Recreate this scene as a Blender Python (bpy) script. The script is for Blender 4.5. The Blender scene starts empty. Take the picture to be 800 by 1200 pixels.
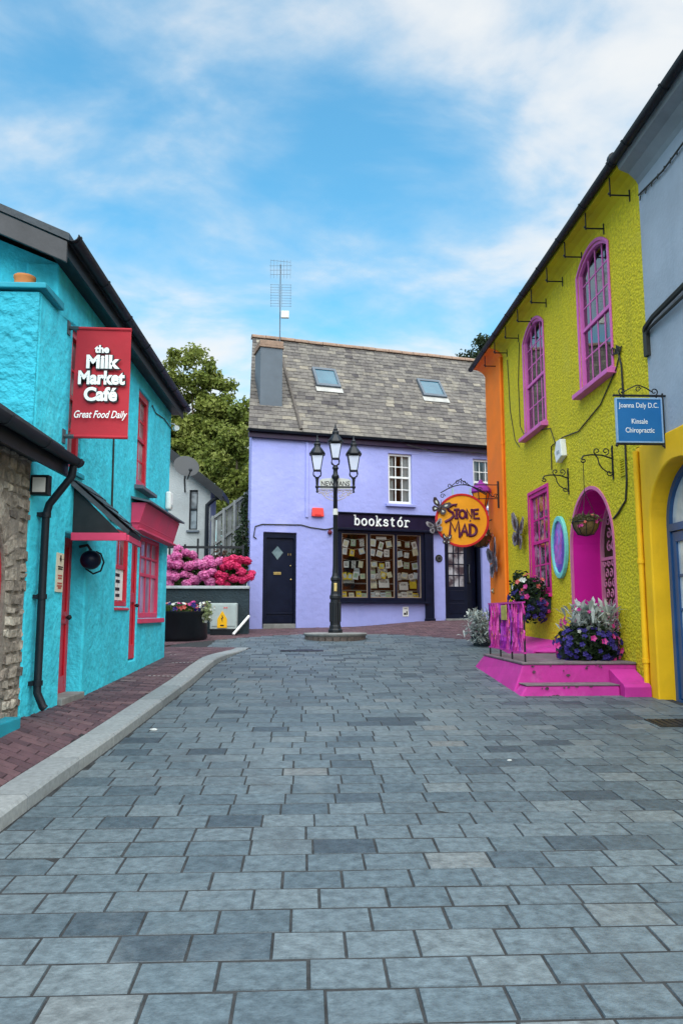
import bpy, bmesh, math, random
from math import sin, cos, pi, radians, sqrt
from mathutils import Vector, Matrix, Euler
from mathutils.geometry import tessellate_polygon
random.seed(7)
R = random.random
U = random.uniform
SC = bpy.context.scene
COL = SC.collection

# ------------------------------------------------------------------ camera, sky, sun, exposure
cam_d = bpy.data.cameras.new('camera')
cam = bpy.data.objects.new('camera', cam_d)
COL.objects.link(cam)
cam_d.lens = 27.0
cam_d.sensor_width = 36.0
cam_d.sensor_fit = 'AUTO'
cam_d.clip_start = 0.05
cam_d.clip_end = 2000
cam.location = (0, 0, 1.5)
_th, _ps = radians(7.47), radians(2.713)
_f = Vector((sin(_ps) * cos(_th), cos(_ps) * cos(_th), sin(_th)))
cam.rotation_euler = _f.to_track_quat('-Z', 'Y').to_euler()
SC.camera = cam

SUN_AZ, SUN_EL = radians(170), radians(58)      # azimuth clockwise from +Y: behind the camera, a bright veiled sky
world = bpy.data.worlds.new('World')
SC.world = world
world.use_nodes = True
wt = world.node_tree
wt.nodes.clear()


def N(t, typ, **kw):
    n = t.nodes.new(typ)
    for k, v in kw.items():
        setattr(n, k, v)
    return n


def build_world():
    L = wt.links.new
    out = N(wt, 'ShaderNodeOutputWorld')
    bg = N(wt, 'ShaderNodeBackground')
    bg.inputs['Strength'].default_value = 0.10
    sky = N(wt, 'ShaderNodeTexSky', sky_type='NISHITA')
    sky.sun_disc = False
    sky.sun_elevation = SUN_EL
    sky.sun_rotation = SUN_AZ
    sky.air_density = 1.0
    sky.dust_density = 0.4
    sky.ozone_density = 2.0
    tint = N(wt, 'ShaderNodeMixRGB', blend_type='MULTIPLY')
    tint.inputs[0].default_value = 1.0
    tint.inputs[2].default_value = SKY_TINT
    L(sky.outputs[0], tint.inputs[1])
    tc = N(wt, 'ShaderNodeTexCoord')
    sep = N(wt, 'ShaderNodeSeparateXYZ')
    L(tc.outputs['Generated'], sep.inputs[0])

    def M(op, a, b=None, c=None, clamp=False):
        n = N(wt, 'ShaderNodeMath', operation=op)
        n.use_clamp = clamp
        for i, v in enumerate((a, b, c)):
            if v is None:
                continue
            if isinstance(v, (int, float)):
                n.inputs[i].default_value = v
            else:
                L(v, n.inputs[i])
        return n.outputs[0]
    zc = M('ADD', M('MAXIMUM', sep.outputs[2], 0.0), 0.22)
    px = M('DIVIDE', sep.outputs[0], zc)
    py = M('DIVIDE', sep.outputs[1], zc)
    cmb = N(wt, 'ShaderNodeCombineXYZ')
    L(px, cmb.inputs[0])
    L(py, cmb.inputs[1])
    mp = N(wt, 'ShaderNodeMapping')
    mp.inputs['Rotation'].default_value = (0, 0, radians(-28))
    mp.inputs['Scale'].default_value = (1.0, 1.35, 1)
    L(cmb.outputs[0], mp.inputs[0])
    nz = N(wt, 'ShaderNodeTexNoise')
    nz.inputs['Scale'].default_value = 2.9
    nz.inputs['Detail'].default_value = 9
    nz.inputs['Roughness'].default_value = 0.55
    nz.inputs['Distortion'].default_value = 0.25
    L(mp.outputs[0], nz.inputs['Vector'])
    dens = nz.outputs['Fac']
    nz2 = N(wt, 'ShaderNodeTexNoise')
    nz2.inputs['Scale'].default_value = 0.8
    nz2.inputs['Detail'].default_value = 3
    L(cmb.outputs[0], nz2.inputs['Vector'])
    dens = M('ADD', dens, M('MULTIPLY', M('SUBTRACT', nz2.outputs['Fac'], 0.5), 0.35))

    def toward(d, lo, hi, amt):
        v = N(wt, 'ShaderNodeVectorMath', operation='DOT_PRODUCT')
        L(tc.outputs['Generated'], v.inputs[0])
        v.inputs[1].default_value = Vector(d).normalized()
        mr = N(wt, 'ShaderNodeMapRange', interpolation_type='SMOOTHSTEP')
        mr.inputs['From Min'].default_value = lo
        mr.inputs['From Max'].default_value = hi
        mr.inputs['To Max'].default_value = amt
        L(v.outputs['Value'], mr.inputs['Value'])
        return mr.outputs[0]
    for b in CLOUD_BANKS:
        dens = M('ADD', dens, toward(*b))
    # a bank of cloud lying along the horizon
    mr = N(wt, 'ShaderNodeMapRange', interpolation_type='SMOOTHSTEP')
    mr.inputs['From Min'].default_value = 0.42
    mr.inputs['From Max'].default_value = 0.26
    mr.inputs['To Max'].default_value = 0.20
    L(sep.outputs[2], mr.inputs['Value'])
    dens = M('ADD', dens, mr.outputs[0])
    rp = N(wt, 'ShaderNodeMapRange', interpolation_type='SMOOTHSTEP')
    rp.inputs['From Min'].default_value = 0.33
    rp.inputs['From Max'].default_value = 0.84
    L(dens, rp.inputs['Value'])
    shade = N(wt, 'ShaderNodeValToRGB')
    shade.color_ramp.elements[0].color = (3.3, 4.0, 4.5, 1)
    shade.color_ramp.elements[0].position = 0.3
    shade.color_ramp.elements[1].color = (4.4, 4.5, 4.55, 1)
    shade.color_ramp.elements[1].position = 0.75
    L(rp.outputs[0], shade.inputs[0])
    mix = N(wt, 'ShaderNodeMixRGB')
    L(M('MULTIPLY', rp.outputs[0], 0.95), mix.inputs[0])
    L(tint.outputs[0], mix.inputs[1])
    L(shade.outputs[0], mix.inputs[2])
    L(mix.outputs[0], bg.inputs['Color'])
    L(bg.outputs[0], out.inputs['Surface'])


SKY_TINT = (0.72, 1.42, 1.36, 1)
CLOUD_BANKS = [((0.46, 1, 0.84), 0.94, 1.0, 0.22), ((-0.5, 1, 0.80), 0.95, 1.0, 0.04), ((0.12, 1, 0.62), 0.98, 1.0, -0.05),
               ((-0.30, 1, 0.45), 0.98, 1.0, 0.05), ((-0.12, 1, 0.72), 0.97, 1.0, -0.04), ((0.25, 1, 0.42), 0.98, 1.0, -0.05)]
build_world()

sun_d = bpy.data.lights.new('sun', 'SUN')
sun_d.energy = 3.2
sun_d.angle = radians(96)
sun_d.color = (1.0, 0.95, 0.87)
sun = bpy.data.objects.new('sun', sun_d)
COL.objects.link(sun)
_sd = Vector((sin(SUN_AZ) * cos(SUN_EL), cos(SUN_AZ) * cos(SUN_EL), sin(SUN_EL)))
sun.rotation_euler = _sd.to_track_quat('Z', 'Y').to_euler()
sun.location = _sd * 60

SC.view_settings.view_transform = 'Standard'
SC.view_settings.look = 'None'
SC.view_settings.gamma = 1
SC.view_settings.use_curve_mapping = False
SC.view_settings.exposure = 1.06


# ------------------------------------------------------------------ materials
def mat(name, col, rough=0.7, var=0.15, vscale=3.0, bump=0.0, bscale=30.0, bdist=0.01, metal=0.0,
        spec=0.3, ramp=None, dirt=0.0, dirt_col=(0.05, 0.05, 0.045), vor=0.0, detail=4, dscale=1.2, streak=False, fade=None):
    m = bpy.data.materials.new(name)
    m.use_nodes = True
    t = m.node_tree
    L = t.links.new
    p = t.nodes['Principled BSDF']
    p.inputs['Roughness'].default_value = rough
    p.inputs['Metallic'].default_value = metal
    p.inputs['Specular IOR Level'].default_value = spec
    geo = N(t, 'ShaderNodeNewGeometry')
    pos = geo.outputs['Position']
    if ramp:
        at = N(t, 'ShaderNodeAttribute', attribute_name='rnd')
        cr = N(t, 'ShaderNodeValToRGB')
        els = cr.color_ramp.elements
        while len(els) < len(ramp):
            els.new(0.5)
        for e, (pp, c) in zip(els, ramp):
            e.position = pp
            e.color = (*c, 1)
        L(at.outputs['Fac'], cr.inputs[0])
        base = cr.outputs[0]
    else:
        rgb = N(t, 'ShaderNodeRGB')
        rgb.outputs[0].default_value = (*col, 1)
        base = rgb.outputs[0]
    nz = N(t, 'ShaderNodeTexNoise')
    nz.inputs['Scale'].default_value = vscale
    nz.inputs['Detail'].default_value = detail
    nz.inputs['Roughness'].default_value = 0.6
    L(pos, nz.inputs['Vector'])
    mr = N(t, 'ShaderNodeMapRange')
    mr.inputs['From Min'].default_value = 0.3
    mr.inputs['From Max'].default_value = 0.7
    mr.inputs['To Min'].default_value = 1 - var
    mr.inputs['To Max'].default_value = 1 + var
    L(nz.outputs['Fac'], mr.inputs['Value'])
    mx = N(t, 'ShaderNodeMixRGB', blend_type='MULTIPLY')
    mx.inputs[0].default_value = 1
    L(base, mx.inputs[1])
    L(mr.outputs[0], mx.inputs[2])
    base = mx.outputs[0]
    if dirt > 0:
        n2 = N(t, 'ShaderNodeTexNoise')
        n2.inputs['Scale'].default_value = dscale
        n2.inputs['Detail'].default_value = 8
        n2.inputs['Roughness'].default_value = 0.7
        if streak:
            mp = N(t, 'ShaderNodeMapping')
            mp.inputs['Scale'].default_value = (2.5, 2.5, 0.35)
            L(pos, mp.inputs[0])
            L(mp.outputs[0], n2.inputs['Vector'])
        else:
            L(pos, n2.inputs['Vector'])
        r2 = N(t, 'ShaderNodeMapRange', interpolation_type='SMOOTHSTEP')
        r2.inputs['From Min'].default_value = 0.52
        r2.inputs['From Max'].default_value = 0.75
        r2.inputs['To Max'].default_value = dirt
        L(n2.outputs['Fac'], r2.inputs['Value'])
        m2 = N(t, 'ShaderNodeMixRGB')
        L(r2.outputs[0], m2.inputs[0])
        L(base, m2.inputs[1])
        m2.inputs[2].default_value = (*dirt_col, 1)
        base = m2.outputs[0]
    if fade:
        amt, fcol, fsc = fade
        n3 = N(t, 'ShaderNodeTexNoise')
        n3.inputs['Scale'].default_value = fsc
        n3.inputs['Detail'].default_value = 10
        n3.inputs['Roughness'].default_value = 0.72
        n3.inputs['Distortion'].default_value = 0.6
        ofs = N(t, 'ShaderNodeVectorMath', operation='ADD')
        ofs.inputs[1].default_value = (13.7, 4.1, 7.9)
        L(pos, ofs.inputs[0])
        L(ofs.outputs[0], n3.inputs['Vector'])
        r3 = N(t, 'ShaderNodeMapRange', interpolation_type='SMOOTHSTEP')
        r3.inputs['From Min'].default_value = 0.53
        r3.inputs['From Max'].default_value = 0.68
        r3.inputs['To Max'].default_value = amt
        L(n3.outputs['Fac'], r3.inputs['Value'])
        m3 = N(t, 'ShaderNodeMixRGB')
        L(r3.outputs[0], m3.inputs[0])
        L(base, m3.inputs[1])
        m3.inputs[2].default_value = (*fcol, 1)
        base = m3.outputs[0]
    L(base, p.inputs['Base Color'])
    rr = N(t, 'ShaderNodeMapRange')
    rr.inputs['To Min'].default_value = max(0.02, rough - 0.12)
    rr.inputs['To Max'].default_value = min(1, rough + 0.12)
    L(nz.outputs['Fac'], rr.inputs['Value'])
    L(rr.outputs[0], p.inputs['Roughness'])
    if bump > 0:
        bn = N(t, 'ShaderNodeTexNoise')
        bn.inputs['Scale'].default_value = bscale
        bn.inputs['Detail'].default_value = 5
        L(pos, bn.inputs['Vector'])
        h = bn.outputs['Fac']
        if vor > 0:
            vo = N(t, 'ShaderNodeTexVoronoi')
            vo.inputs['Scale'].default_value = vor
            L(pos, vo.inputs['Vector'])
            ad = N(t, 'ShaderNodeMath', operation='SUBTRACT')
            L(h, ad.inputs[0])
            L(vo.outputs['Distance'], ad.inputs[1])
            h = ad.outputs[0]
        b = N(t, 'ShaderNodeBump')
        b.inputs['Strength'].default_value = bump
        b.inputs['Distance'].default_value = bdist
        L(h, b.inputs['Height'])
        L(b.outputs[0], p.inputs['Normal'])
    return m


def leafmat(name, c0, c1, c2, rough=0.5):
    m = mat(name, c0, rough, 0.2, 6, ramp=[(0, c0), (0.5, c1), (1, c2)], spec=0.25)
    t = m.node_tree
    p = t.nodes['Principled BSDF']
    out = t.nodes['Material Output']
    tr = N(t, 'ShaderNodeBsdfTranslucent')
    src = p.inputs['Base Color'].links[0].from_socket
    t.links.new(src, tr.inputs['Color'])
    mx = N(t, 'ShaderNodeMixShader')
    mx.inputs[0].default_value = 0.3
    t.links.new(p.outputs[0], mx.inputs[1])
    t.links.new(tr.outputs[0], mx.inputs[2])
    t.links.new(mx.outputs[0], out.inputs['Surface'])
    return m


def glassmat(name, c0, c1, scale=2.5, rough=0.04, ior=1.9):
    m = bpy.data.materials.new(name)
    m.use_nodes = True
    t = m.node_tree
    p = t.nodes['Principled BSDF']
    geo = N(t, 'ShaderNodeNewGeometry')
    nz = N(t, 'ShaderNodeTexNoise')
    nz.inputs['Scale'].default_value = scale
    nz.inputs['Detail'].default_value = 3
    t.links.new(geo.outputs['Position'], nz.inputs['Vector'])
    cr = N(t, 'ShaderNodeValToRGB')
    cr.color_ramp.elements[0].position = 0.42
    cr.color_ramp.elements[0].color = (*c0, 1)
    cr.color_ramp.elements[1].position = 0.62
    cr.color_ramp.elements[1].color = (*c1, 1)
    t.links.new(nz.outputs['Fac'], cr.inputs[0])
    t.links.new(cr.outputs[0], p.inputs['Base Color'])
    p.inputs['Roughness'].default_value = rough
    p.inputs['IOR'].default_value = ior
    n2 = N(t, 'ShaderNodeTexNoise')
    n2.inputs['Scale'].default_value = 1.6
    t.links.new(geo.outputs['Position'], n2.inputs['Vector'])
    b = N(t, 'ShaderNodeBump')
    b.inputs['Strength'].default_value = 0.08
    b.inputs['Distance'].default_value = 0.05
    t.links.new(n2.outputs['Fac'], b.inputs['Height'])
    t.links.new(b.outputs[0], p.inputs['Normal'])
    return m


def clearglass(name, ior=1.5):
    m = bpy.data.materials.new(name)
    m.use_nodes = True
    t = m.node_tree
    t.nodes.remove(t.nodes['Principled BSDF'])
    out = t.nodes['Material Output']
    tr = N(t, 'ShaderNodeBsdfTransparent')
    tr.inputs[0].default_value = (0.93, 0.95, 0.95, 1)
    gl = N(t, 'ShaderNodeBsdfGlossy')
    gl.inputs['Roughness'].default_value = 0.03
    fr = N(t, 'ShaderNodeFresnel')
    fr.inputs[0].default_value = ior
    mx = N(t, 'ShaderNodeMixShader')
    t.links.new(fr.outputs[0], mx.inputs[0])
    t.links.new(tr.outputs[0], mx.inputs[1])
    t.links.new(gl.outputs[0], mx.inputs[2])
    t.links.new(mx.outputs[0], out.inputs['Surface'])
    return m


MT = {}
MT['turq'] = mat('turquoise_plaster', (0.05, 0.60, 0.76), 0.75, 0.18, 4, 0.9, 13, 0.026, fade=(0.45, (0.10, 0.66, 0.78), 1.3), dirt=0.5, dirt_col=(0.02, 0.34, 0.45), dscale=2.5, streak=True)
MT['turq_rough'] = mat('turquoise_roughcast', (0.026, 0.36, 0.47), 0.75, 0.16, 3, 1.0, 10, 0.06, dirt=0.4, dirt_col=(0.014, 0.26, 0.35))
MT['turq_trim'] = mat('turquoise_paint', (0.013, 0.27, 0.36), 0.6, 0.12, 4, 0.2, 20, 0.01)
MT['yellow'] = mat('mustard_roughcast', (0.60, 0.49, 0.016), 0.85, 0.26, 18, 0.9, 32, 0.013, vor=27, fade=(0.4, (0.54, 0.46, 0.05), 0.9), dirt=0.45, dirt_col=(0.36, 0.30, 0.02), dscale=1.6, streak=True)
MT['yellow_smooth'] = mat('mustard_plaster', (0.52, 0.44, 0.01), 0.8, 0.15, 2, 0.2, 12, 0.01, dirt=0.3, dirt_col=(0.2, 0.18, 0.02))
MT['orange'] = mat('orange_plaster', (0.95, 0.21, 0.012), 0.7, 0.08, 2, 0.25, 14, 0.01, dirt=0.2, dirt_col=(0.45, 0.10, 0.02))
MT['gold'] = mat('golden_plaster', (0.82, 0.47, 0.008), 0.65, 0.10, 2, 0.3, 12, 0.01, dirt=0.25, dirt_col=(0.42, 0.24, 0.02), streak=True)
MT['greywall'] = mat('blue_grey_render', (0.34, 0.39, 0.46), 0.8, 0.12, 1.5, 0.4, 22, 0.012, dirt=0.3, dirt_col=(0.18, 0.24, 0.30), streak=True)
MT['greysoffit'] = mat('grey_soffit', (0.24, 0.28, 0.32), 0.8, 0.15, 2, 0.2, 12, 0.01)
MT['lilac'] = mat('lilac_plaster', (0.33, 0.35, 0.71), 0.7, 0.06, 1.2, 0.5, 7, 0.03, fade=(0.5, (0.43, 0.44, 0.74), 0.7), dirt=0.35, dirt_col=(0.25, 0.30, 0.66), dscale=0.8, streak=True)
MT['white_render'] = mat('pale_grey_render', (0.36, 0.38, 0.385), 0.9, 0.12, 1.5, 0.7, 22, 0.02, dirt=0.3, dirt_col=(0.3, 0.33, 0.33), streak=True)
MT['darkwall'] = mat('dark_slate_paint', (0.022, 0.036, 0.045), 0.75, 0.2, 3, 0.9, 20, 0.03, dirt=0.2)
MT['black'] = mat('black_paint', (0.008, 0.010, 0.014), 0.42, 0.2, 5, 0.08, 30, 0.004, spec=0.3)
MT['gutter'] = mat('black_plastic', (0.010, 0.014, 0.020), 0.45, 0.25, 3, spec=0.22)
MT['navy'] = mat('navy_gloss', (0.004, 0.007, 0.022), 0.38, 0.2, 4, 0.1, 20, 0.003, spec=0.2)
MT['plum'] = mat('plum_paint', (0.022, 0.008, 0.035), 0.45, 0.25, 3)
MT['red'] = mat('red_gloss', (0.52, 0.012, 0.03), 0.38, 0.14, 4, 0.1, 18, 0.004, spec=0.5, dirt=0.2, dirt_col=(0.30, 0.02, 0.03))
MT['rose'] = mat('rose_paint', (0.62, 0.05, 0.125), 0.55, 0.12, 3, 0.15, 20, 0.005, dirt=0.25, dirt_col=(0.42, 0.05, 0.10), streak=True)
MT['pinkframe'] = mat('mauve_pink_paint', (0.64, 0.14, 0.44), 0.5, 0.12, 4, 0.1, 20, 0.004)
MT['hotpink'] = mat('hot_pink_paint', (0.58, 0.020, 0.24), 0.5, 0.12, 4, 0.1, 20, 0.004)
MT['magenta'] = mat('magenta_plaster', (0.64, 0.006, 0.31), 0.65, 0.07, 1.5, 0.2, 14, 0.01, dirt=0.2, dirt_col=(0.36, 0.006, 0.19))
MT['pink_block'] = mat('pink_masonry_paint', (0.50, 0.030, 0.28), 0.6, 0.12, 3, 0.35, 20, 0.01, dirt=0.6, dirt_col=(0.26, 0.03, 0.17), dscale=5, fade=(0.5, (0.56, 0.10, 0.36), 2.2))
MT['worn_top'] = mat('worn_mauve_concrete', (0.17, 0.135, 0.15), 0.85, 0.3, 6, 0.3, 40, 0.008, dirt=0.6, dirt_col=(0.30, 0.05, 0.19), dscale=4)
MT['concrete'] = mat('grey_concrete', (0.22, 0.22, 0.21), 0.85, 0.25, 5, 0.3, 40, 0.008, dirt=0.5, dirt_col=(0.09, 0.09, 0.09), dscale=4)
MT['granite'] = mat('pale_granite', (0.36, 0.37, 0.36), 0.8, 0.2, 25, 0.25, 60, 0.004, dirt=0.45, dirt_col=(0.19, 0.2, 0.2), dscale=3, detail=8,
                    ramp=[(0, (0.20, 0.222, 0.232)), (0.5, (0.25, 0.27, 0.278)), (1, (0.295, 0.31, 0.312))])
MT['sett'] = mat('slate_blue_setts', (0.1, 0.14, 0.17), 0.55, 0.36, 19, 0.9, 50, 0.007, dirt=0.6, dirt_col=(0.05, 0.06, 0.068), dscale=1.1, fade=(0.35, (0.165, 0.195, 0.21), 0.9), detail=8, spec=0.4,
                 ramp=[(0, (0.038, 0.055, 0.070)), (0.15, (0.056, 0.080, 0.098)), (0.35, (0.078, 0.108, 0.127)), (0.6, (0.098, 0.129, 0.148)), (0.85, (0.122, 0.149, 0.162)), (1, (0.134, 0.146, 0.149))])
MT['joint'] = mat('dark_joint_grit', (0.03, 0.032, 0.034), 0.95, 0.5, 9, 0.4, 80, 0.004)
MT['paver'] = mat('plum_brick_pavers', (0.1, 0.05, 0.06), 0.7, 0.2, 15, 0.3, 60, 0.004, dirt=0.35, dirt_col=(0.14, 0.10, 0.10), dscale=1.4,
                  ramp=[(0, (0.06, 0.034, 0.042)), (0.5, (0.108, 0.058, 0.068)), (0.85, (0.145, 0.082, 0.088)), (1, (0.18, 0.125, 0.12))])
MT['slate'] = mat('weathered_roof_slate', (0.2, 0.2, 0.2), 0.8, 0.3, 9, 0.5, 30, 0.015, dirt=0.6, dirt_col=(0.06, 0.05, 0.05), dscale=0.9, fade=(0.5, (0.24, 0.215, 0.165), 1.7),
                  ramp=[(0, (0.052, 0.045, 0.047)), (0.25, (0.092, 0.082, 0.077)), (0.55, (0.128, 0.114, 0.103)), (0.85, (0.165, 0.148, 0.128)), (1, (0.215, 0.188, 0.15))])
MT['darkslate'] = mat('dark_roof_slate', (0.035, 0.045, 0.055), 0.55, 0.3, 6, 0.4, 15, 0.02)
MT['ridge'] = mat('terracotta_ridge', (0.25, 0.165, 0.12), 0.85, 0.25, 8, 0.3, 30, 0.01, dirt=0.5, dirt_col=(0.20, 0.18, 0.15), dscale=5)
MT['terracotta'] = mat('terracotta', (0.62, 0.22, 0.07), 0.8, 0.15, 8)
MT['lead'] = mat('grey_lead_sheet', (0.095, 0.115, 0.14), 0.55, 0.15, 2, 0.1, 8, 0.01)
MT['stone'] = mat('rubble_stone', (0.3, 0.27, 0.23), 0.9, 0.45, 16, 0.8, 26, 0.03, dirt=0.3, dirt_col=(0.10, 0.09, 0.08), dscale=5,
                  ramp=[(0, (0.14, 0.12, 0.105)), (0.4, (0.27, 0.23, 0.19)), (0.75, (0.40, 0.35, 0.29)), (1, (0.52, 0.47, 0.39))])
MT['mortar'] = mat('lime_mortar', (0.24, 0.21, 0.18), 0.95, 0.3, 9, 0.7, 30, 0.02)
MT['white'] = mat('white_paint', (0.80, 0.80, 0.78), 0.5, 0.06, 4, 0.05, 20, 0.003)
MT['dirtywhite'] = mat('weathered_white', (0.62, 0.62, 0.58), 0.6, 0.1, 6, dirt=0.3, dirt_col=(0.4, 0.36, 0.3), dscale=6)
MT['steel'] = mat('galvanised_steel', (0.10, 0.11, 0.12), 0.4, 0.15, 10, metal=0.7)
MT['darksteel'] = mat('dark_iron', (0.02, 0.022, 0.025), 0.5, 0.2, 10, metal=0.3)
MT['brass'] = mat('brass', (0.55, 0.40, 0.16), 0.35, 0.1, 10, metal=0.9)
MT['greybox'] = mat('grey_cabinet_paint', (0.40, 0.45, 0.44), 0.5, 0.1, 4, dirt=0.3, dirt_col=(0.28, 0.31, 0.3), dscale=3, streak=True)
MT['redbox'] = mat('red_plastic', (0.78, 0.06, 0.05), 0.4, 0.06, 5)
MT['banner'] = mat('crimson_banner_cloth', (0.40, 0.022, 0.035), 0.75, 0.10, 3, 0.3, 6, 0.02)
MT['lettering_dark'] = mat('black_lettering', (0.02, 0.012, 0.015), 0.6, 0.05)
MT['signorange'] = mat('amber_sign_paint', (0.85, 0.33, 0.012), 0.45, 0.07, 5, dirt=0.15, dirt_col=(0.7, 0.22, 0.01))
MT['signred'] = mat('scarlet_sign_rim', (0.55, 0.015, 0.02), 0.4, 0.1, 5)
MT['signpurple'] = mat('purple_sign_letters', (0.09, 0.008, 0.05), 0.5, 0.1, 5)
MT['signblue'] = mat('blue_sign_paint', (0.014, 0.135, 0.36), 0.4, 0.06, 3)
MT['doorblue'] = mat('blue_door_gloss', (0.018, 0.075, 0.21), 0.35, 0.12, 4, 0.1, 15, 0.004, spec=0.5)
MT['aqua'] = mat('aqua_rim', (0.18, 0.58, 0.55), 0.5, 0.1, 6)
MT['violetart'] = mat('violet_panel', (0.2, 0.1, 0.5), 0.5, 0.3, 9, ramp=[(0, (0.11, 0.06, 0.42)), (0.45, (0.24, 0.10, 0.52)), (0.7, (0.58, 0.10, 0.50)), (1, (0.25, 0.22, 0.62))])
MT['bfly'] = mat('grey_butterfly_metal', (0.24, 0.22, 0.25), 0.5, 0.6, 26, metal=0.3, detail=2)
MT['bfly_dark'] = mat('black_butterfly_wing', (0.05, 0.035, 0.045), 0.5, 0.8, 40, detail=2)
MT['purple'] = mat('purple_metal', (0.26, 0.03, 0.30), 0.45, 0.2, 6)
MT['amberglass'] = mat('amber_lamp_glass', (0.85, 0.30, 0.015), 0.25, 0.12, 6, spec=0.5)
MT['lampglass'] = clearglass('clear_lamp_glass')
MT['shopglass'] = clearglass('shop_window_glass')
MT['houseglass'] = clearglass('old_house_glass', 3.2)
MT['skyglass'] = glassmat('skylight_glass', (0.02, 0.085, 0.13), (0.035, 0.12, 0.17), 1.5, 0.08, 1.35)
MT['paneglass'] = glassmat('sash_pane_glass', (0.045, 0.05, 0.06), (0.30, 0.32, 0.34), 2.4)
MT['paneroom'] = glassmat('curtained_pane_glass', (0.05, 0.05, 0.07), (0.46, 0.48, 0.52), 3.2)
MT['paneart'] = glassmat('shop_pane_glass', (0.06, 0.025, 0.05), (0.38, 0.22, 0.34), 6.5)
MT['panelilac'] = glassmat('faded_blind_glass', (0.30, 0.20, 0.30), (0.42, 0.30, 0.40), 2.5, 0.1)
MT['panecurtain'] = glassmat('pale_curtain_glass', (0.42, 0.48, 0.56), (0.60, 0.65, 0.70), 4, 0.08)
MT['diamond'] = glassmat('frosted_glass', (0.10, 0.15, 0.17), (0.16, 0.22, 0.24), 5, 0.25, 1.5)
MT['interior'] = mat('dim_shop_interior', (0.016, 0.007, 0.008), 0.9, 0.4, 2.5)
MT['curtain'] = mat('white_net_curtain', (0.72, 0.74, 0.76), 0.9, 0.08, 5)
MT['roomdark'] = mat('unlit_room', (0.05, 0.045, 0.05), 0.9, 0.4, 1.2)
MT['wood'] = mat('weathered_timber', (0.20, 0.21, 0.21), 0.85, 0.25, 6, 0.3, 20, 0.006, dirt=0.3, dirt_col=(0.1, 0.1, 0.1))
MT['bark'] = mat('bark', (0.09, 0.07, 0.05), 0.9, 0.3, 8, 0.8, 14, 0.03)
MT['cardw'] = mat('white_card', (0.90, 0.90, 0.88), 0.7, 0.08, 22, detail=1)
MT['cardg'] = mat('printed_grey_card', (0.50, 0.49, 0.47), 0.7, 0.5, 26, detail=1)
MT['booky'] = mat('yellow_book_cover', (0.85, 0.65, 0.05), 0.5, 0.15, 12)
MT['bookc'] = mat('cream_book_cover', (0.82, 0.79, 0.58), 0.5, 0.2, 12)
MT['bookg'] = mat('green_book_cover', (0.45, 0.60, 0.42), 0.5, 0.2, 12)
MT['bookb'] = mat('pale_blue_book_cover', (0.60, 0.70, 0.76), 0.5, 0.2, 12)
MT['warn'] = mat('yellow_warning_panel', (0.85, 0.45, 0.01), 0.5, 0.05)
MT['paper'] = mat('cream_notice_paper', (0.62, 0.55, 0.42), 0.7, 0.08, 8)
MT['inkred'] = mat('red_notice_ink', (0.45, 0.08, 0.06), 0.7, 0.1)
MT['leaf'] = leafmat('green_leaves', (0.025, 0.05, 0.012), (0.05, 0.085, 0.018), (0.09, 0.12, 0.03))
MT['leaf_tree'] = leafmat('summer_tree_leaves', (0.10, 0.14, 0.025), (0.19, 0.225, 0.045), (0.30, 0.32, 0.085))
MT['leaf_dark'] = leafmat('dark_green_leaves', (0.012, 0.025, 0.012), (0.025, 0.045, 0.02), (0.05, 0.075, 0.03))
MT['leaf_brown'] = leafmat('bronze_leaves', (0.05, 0.018, 0.015), (0.09, 0.04, 0.025), (0.06, 0.06, 0.02))
MT['leaf_silver'] = leafmat('silver_leaves', (0.28, 0.33, 0.31), (0.44, 0.49, 0.47), (0.60, 0.63, 0.61))
MT['leaf_dry'] = leafmat('dry_basket_leaves', (0.07, 0.06, 0.03), (0.14, 0.12, 0.06), (0.10, 0.12, 0.05))
MT['pinkbloom'] = leafmat('pink_hydrangea_petals', (0.55, 0.09, 0.30), (0.68, 0.17, 0.42), (0.75, 0.28, 0.50))
MT['redbloom'] = leafmat('crimson_hydrangea_petals', (0.50, 0.012, 0.09), (0.68, 0.03, 0.15), (0.75, 0.08, 0.22))
MT['bluebloom'] = leafmat('violet_blue_petals', (0.012, 0.010, 0.08), (0.03, 0.02, 0.17), (0.06, 0.04, 0.26))
MT['magbloom'] = leafmat('magenta_petals', (0.42, 0.015, 0.16), (0.60, 0.04, 0.28), (0.70, 0.12, 0.36))
MT['whitebloom'] = leafmat('white_petals', (0.55, 0.55, 0.48), (0.72, 0.72, 0.66), (0.78, 0.78, 0.74))
MT['coralbloom'] = leafmat('coral_petals', (0.60, 0.07, 0.05), (0.70, 0.13, 0.11), (0.72, 0.20, 0.20))
MT['soil'] = mat('ground_soil', (0.10, 0.09, 0.075), 0.95, 0.3, 0.6, 0.4, 10, 0.03)
MT['railpink'] = mat('railing_pink_enamel', (0.5, 0.03, 0.3), 0.45, 0.12, 8,
                     ramp=[(0, (0.40, 0.02, 0.26)), (0.45, (0.56, 0.035, 0.30)), (0.7, (0.66, 0.10, 0.40)), (0.82, (0.80, 0.20, 0.10)), (0.92, (0.82, 0.50, 0.30)), (1, (0.32, 0.02, 0.36))])
MT['litter'] = mat('white_litter', (0.50, 0.52, 0.52), 0.8, 0.1)
MT['cable'] = mat('dark_cable', (0.035, 0.035, 0.03), 0.6, 0.2)


# ------------------------------------------------------------------ mesh helpers
def frame(o, ax, ay, az):
    m = Matrix.Identity(4)
    for i, v in enumerate((ax, ay, az, o)):
        for r in range(3):
            m[r][i] = v[r]
    return m


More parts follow.
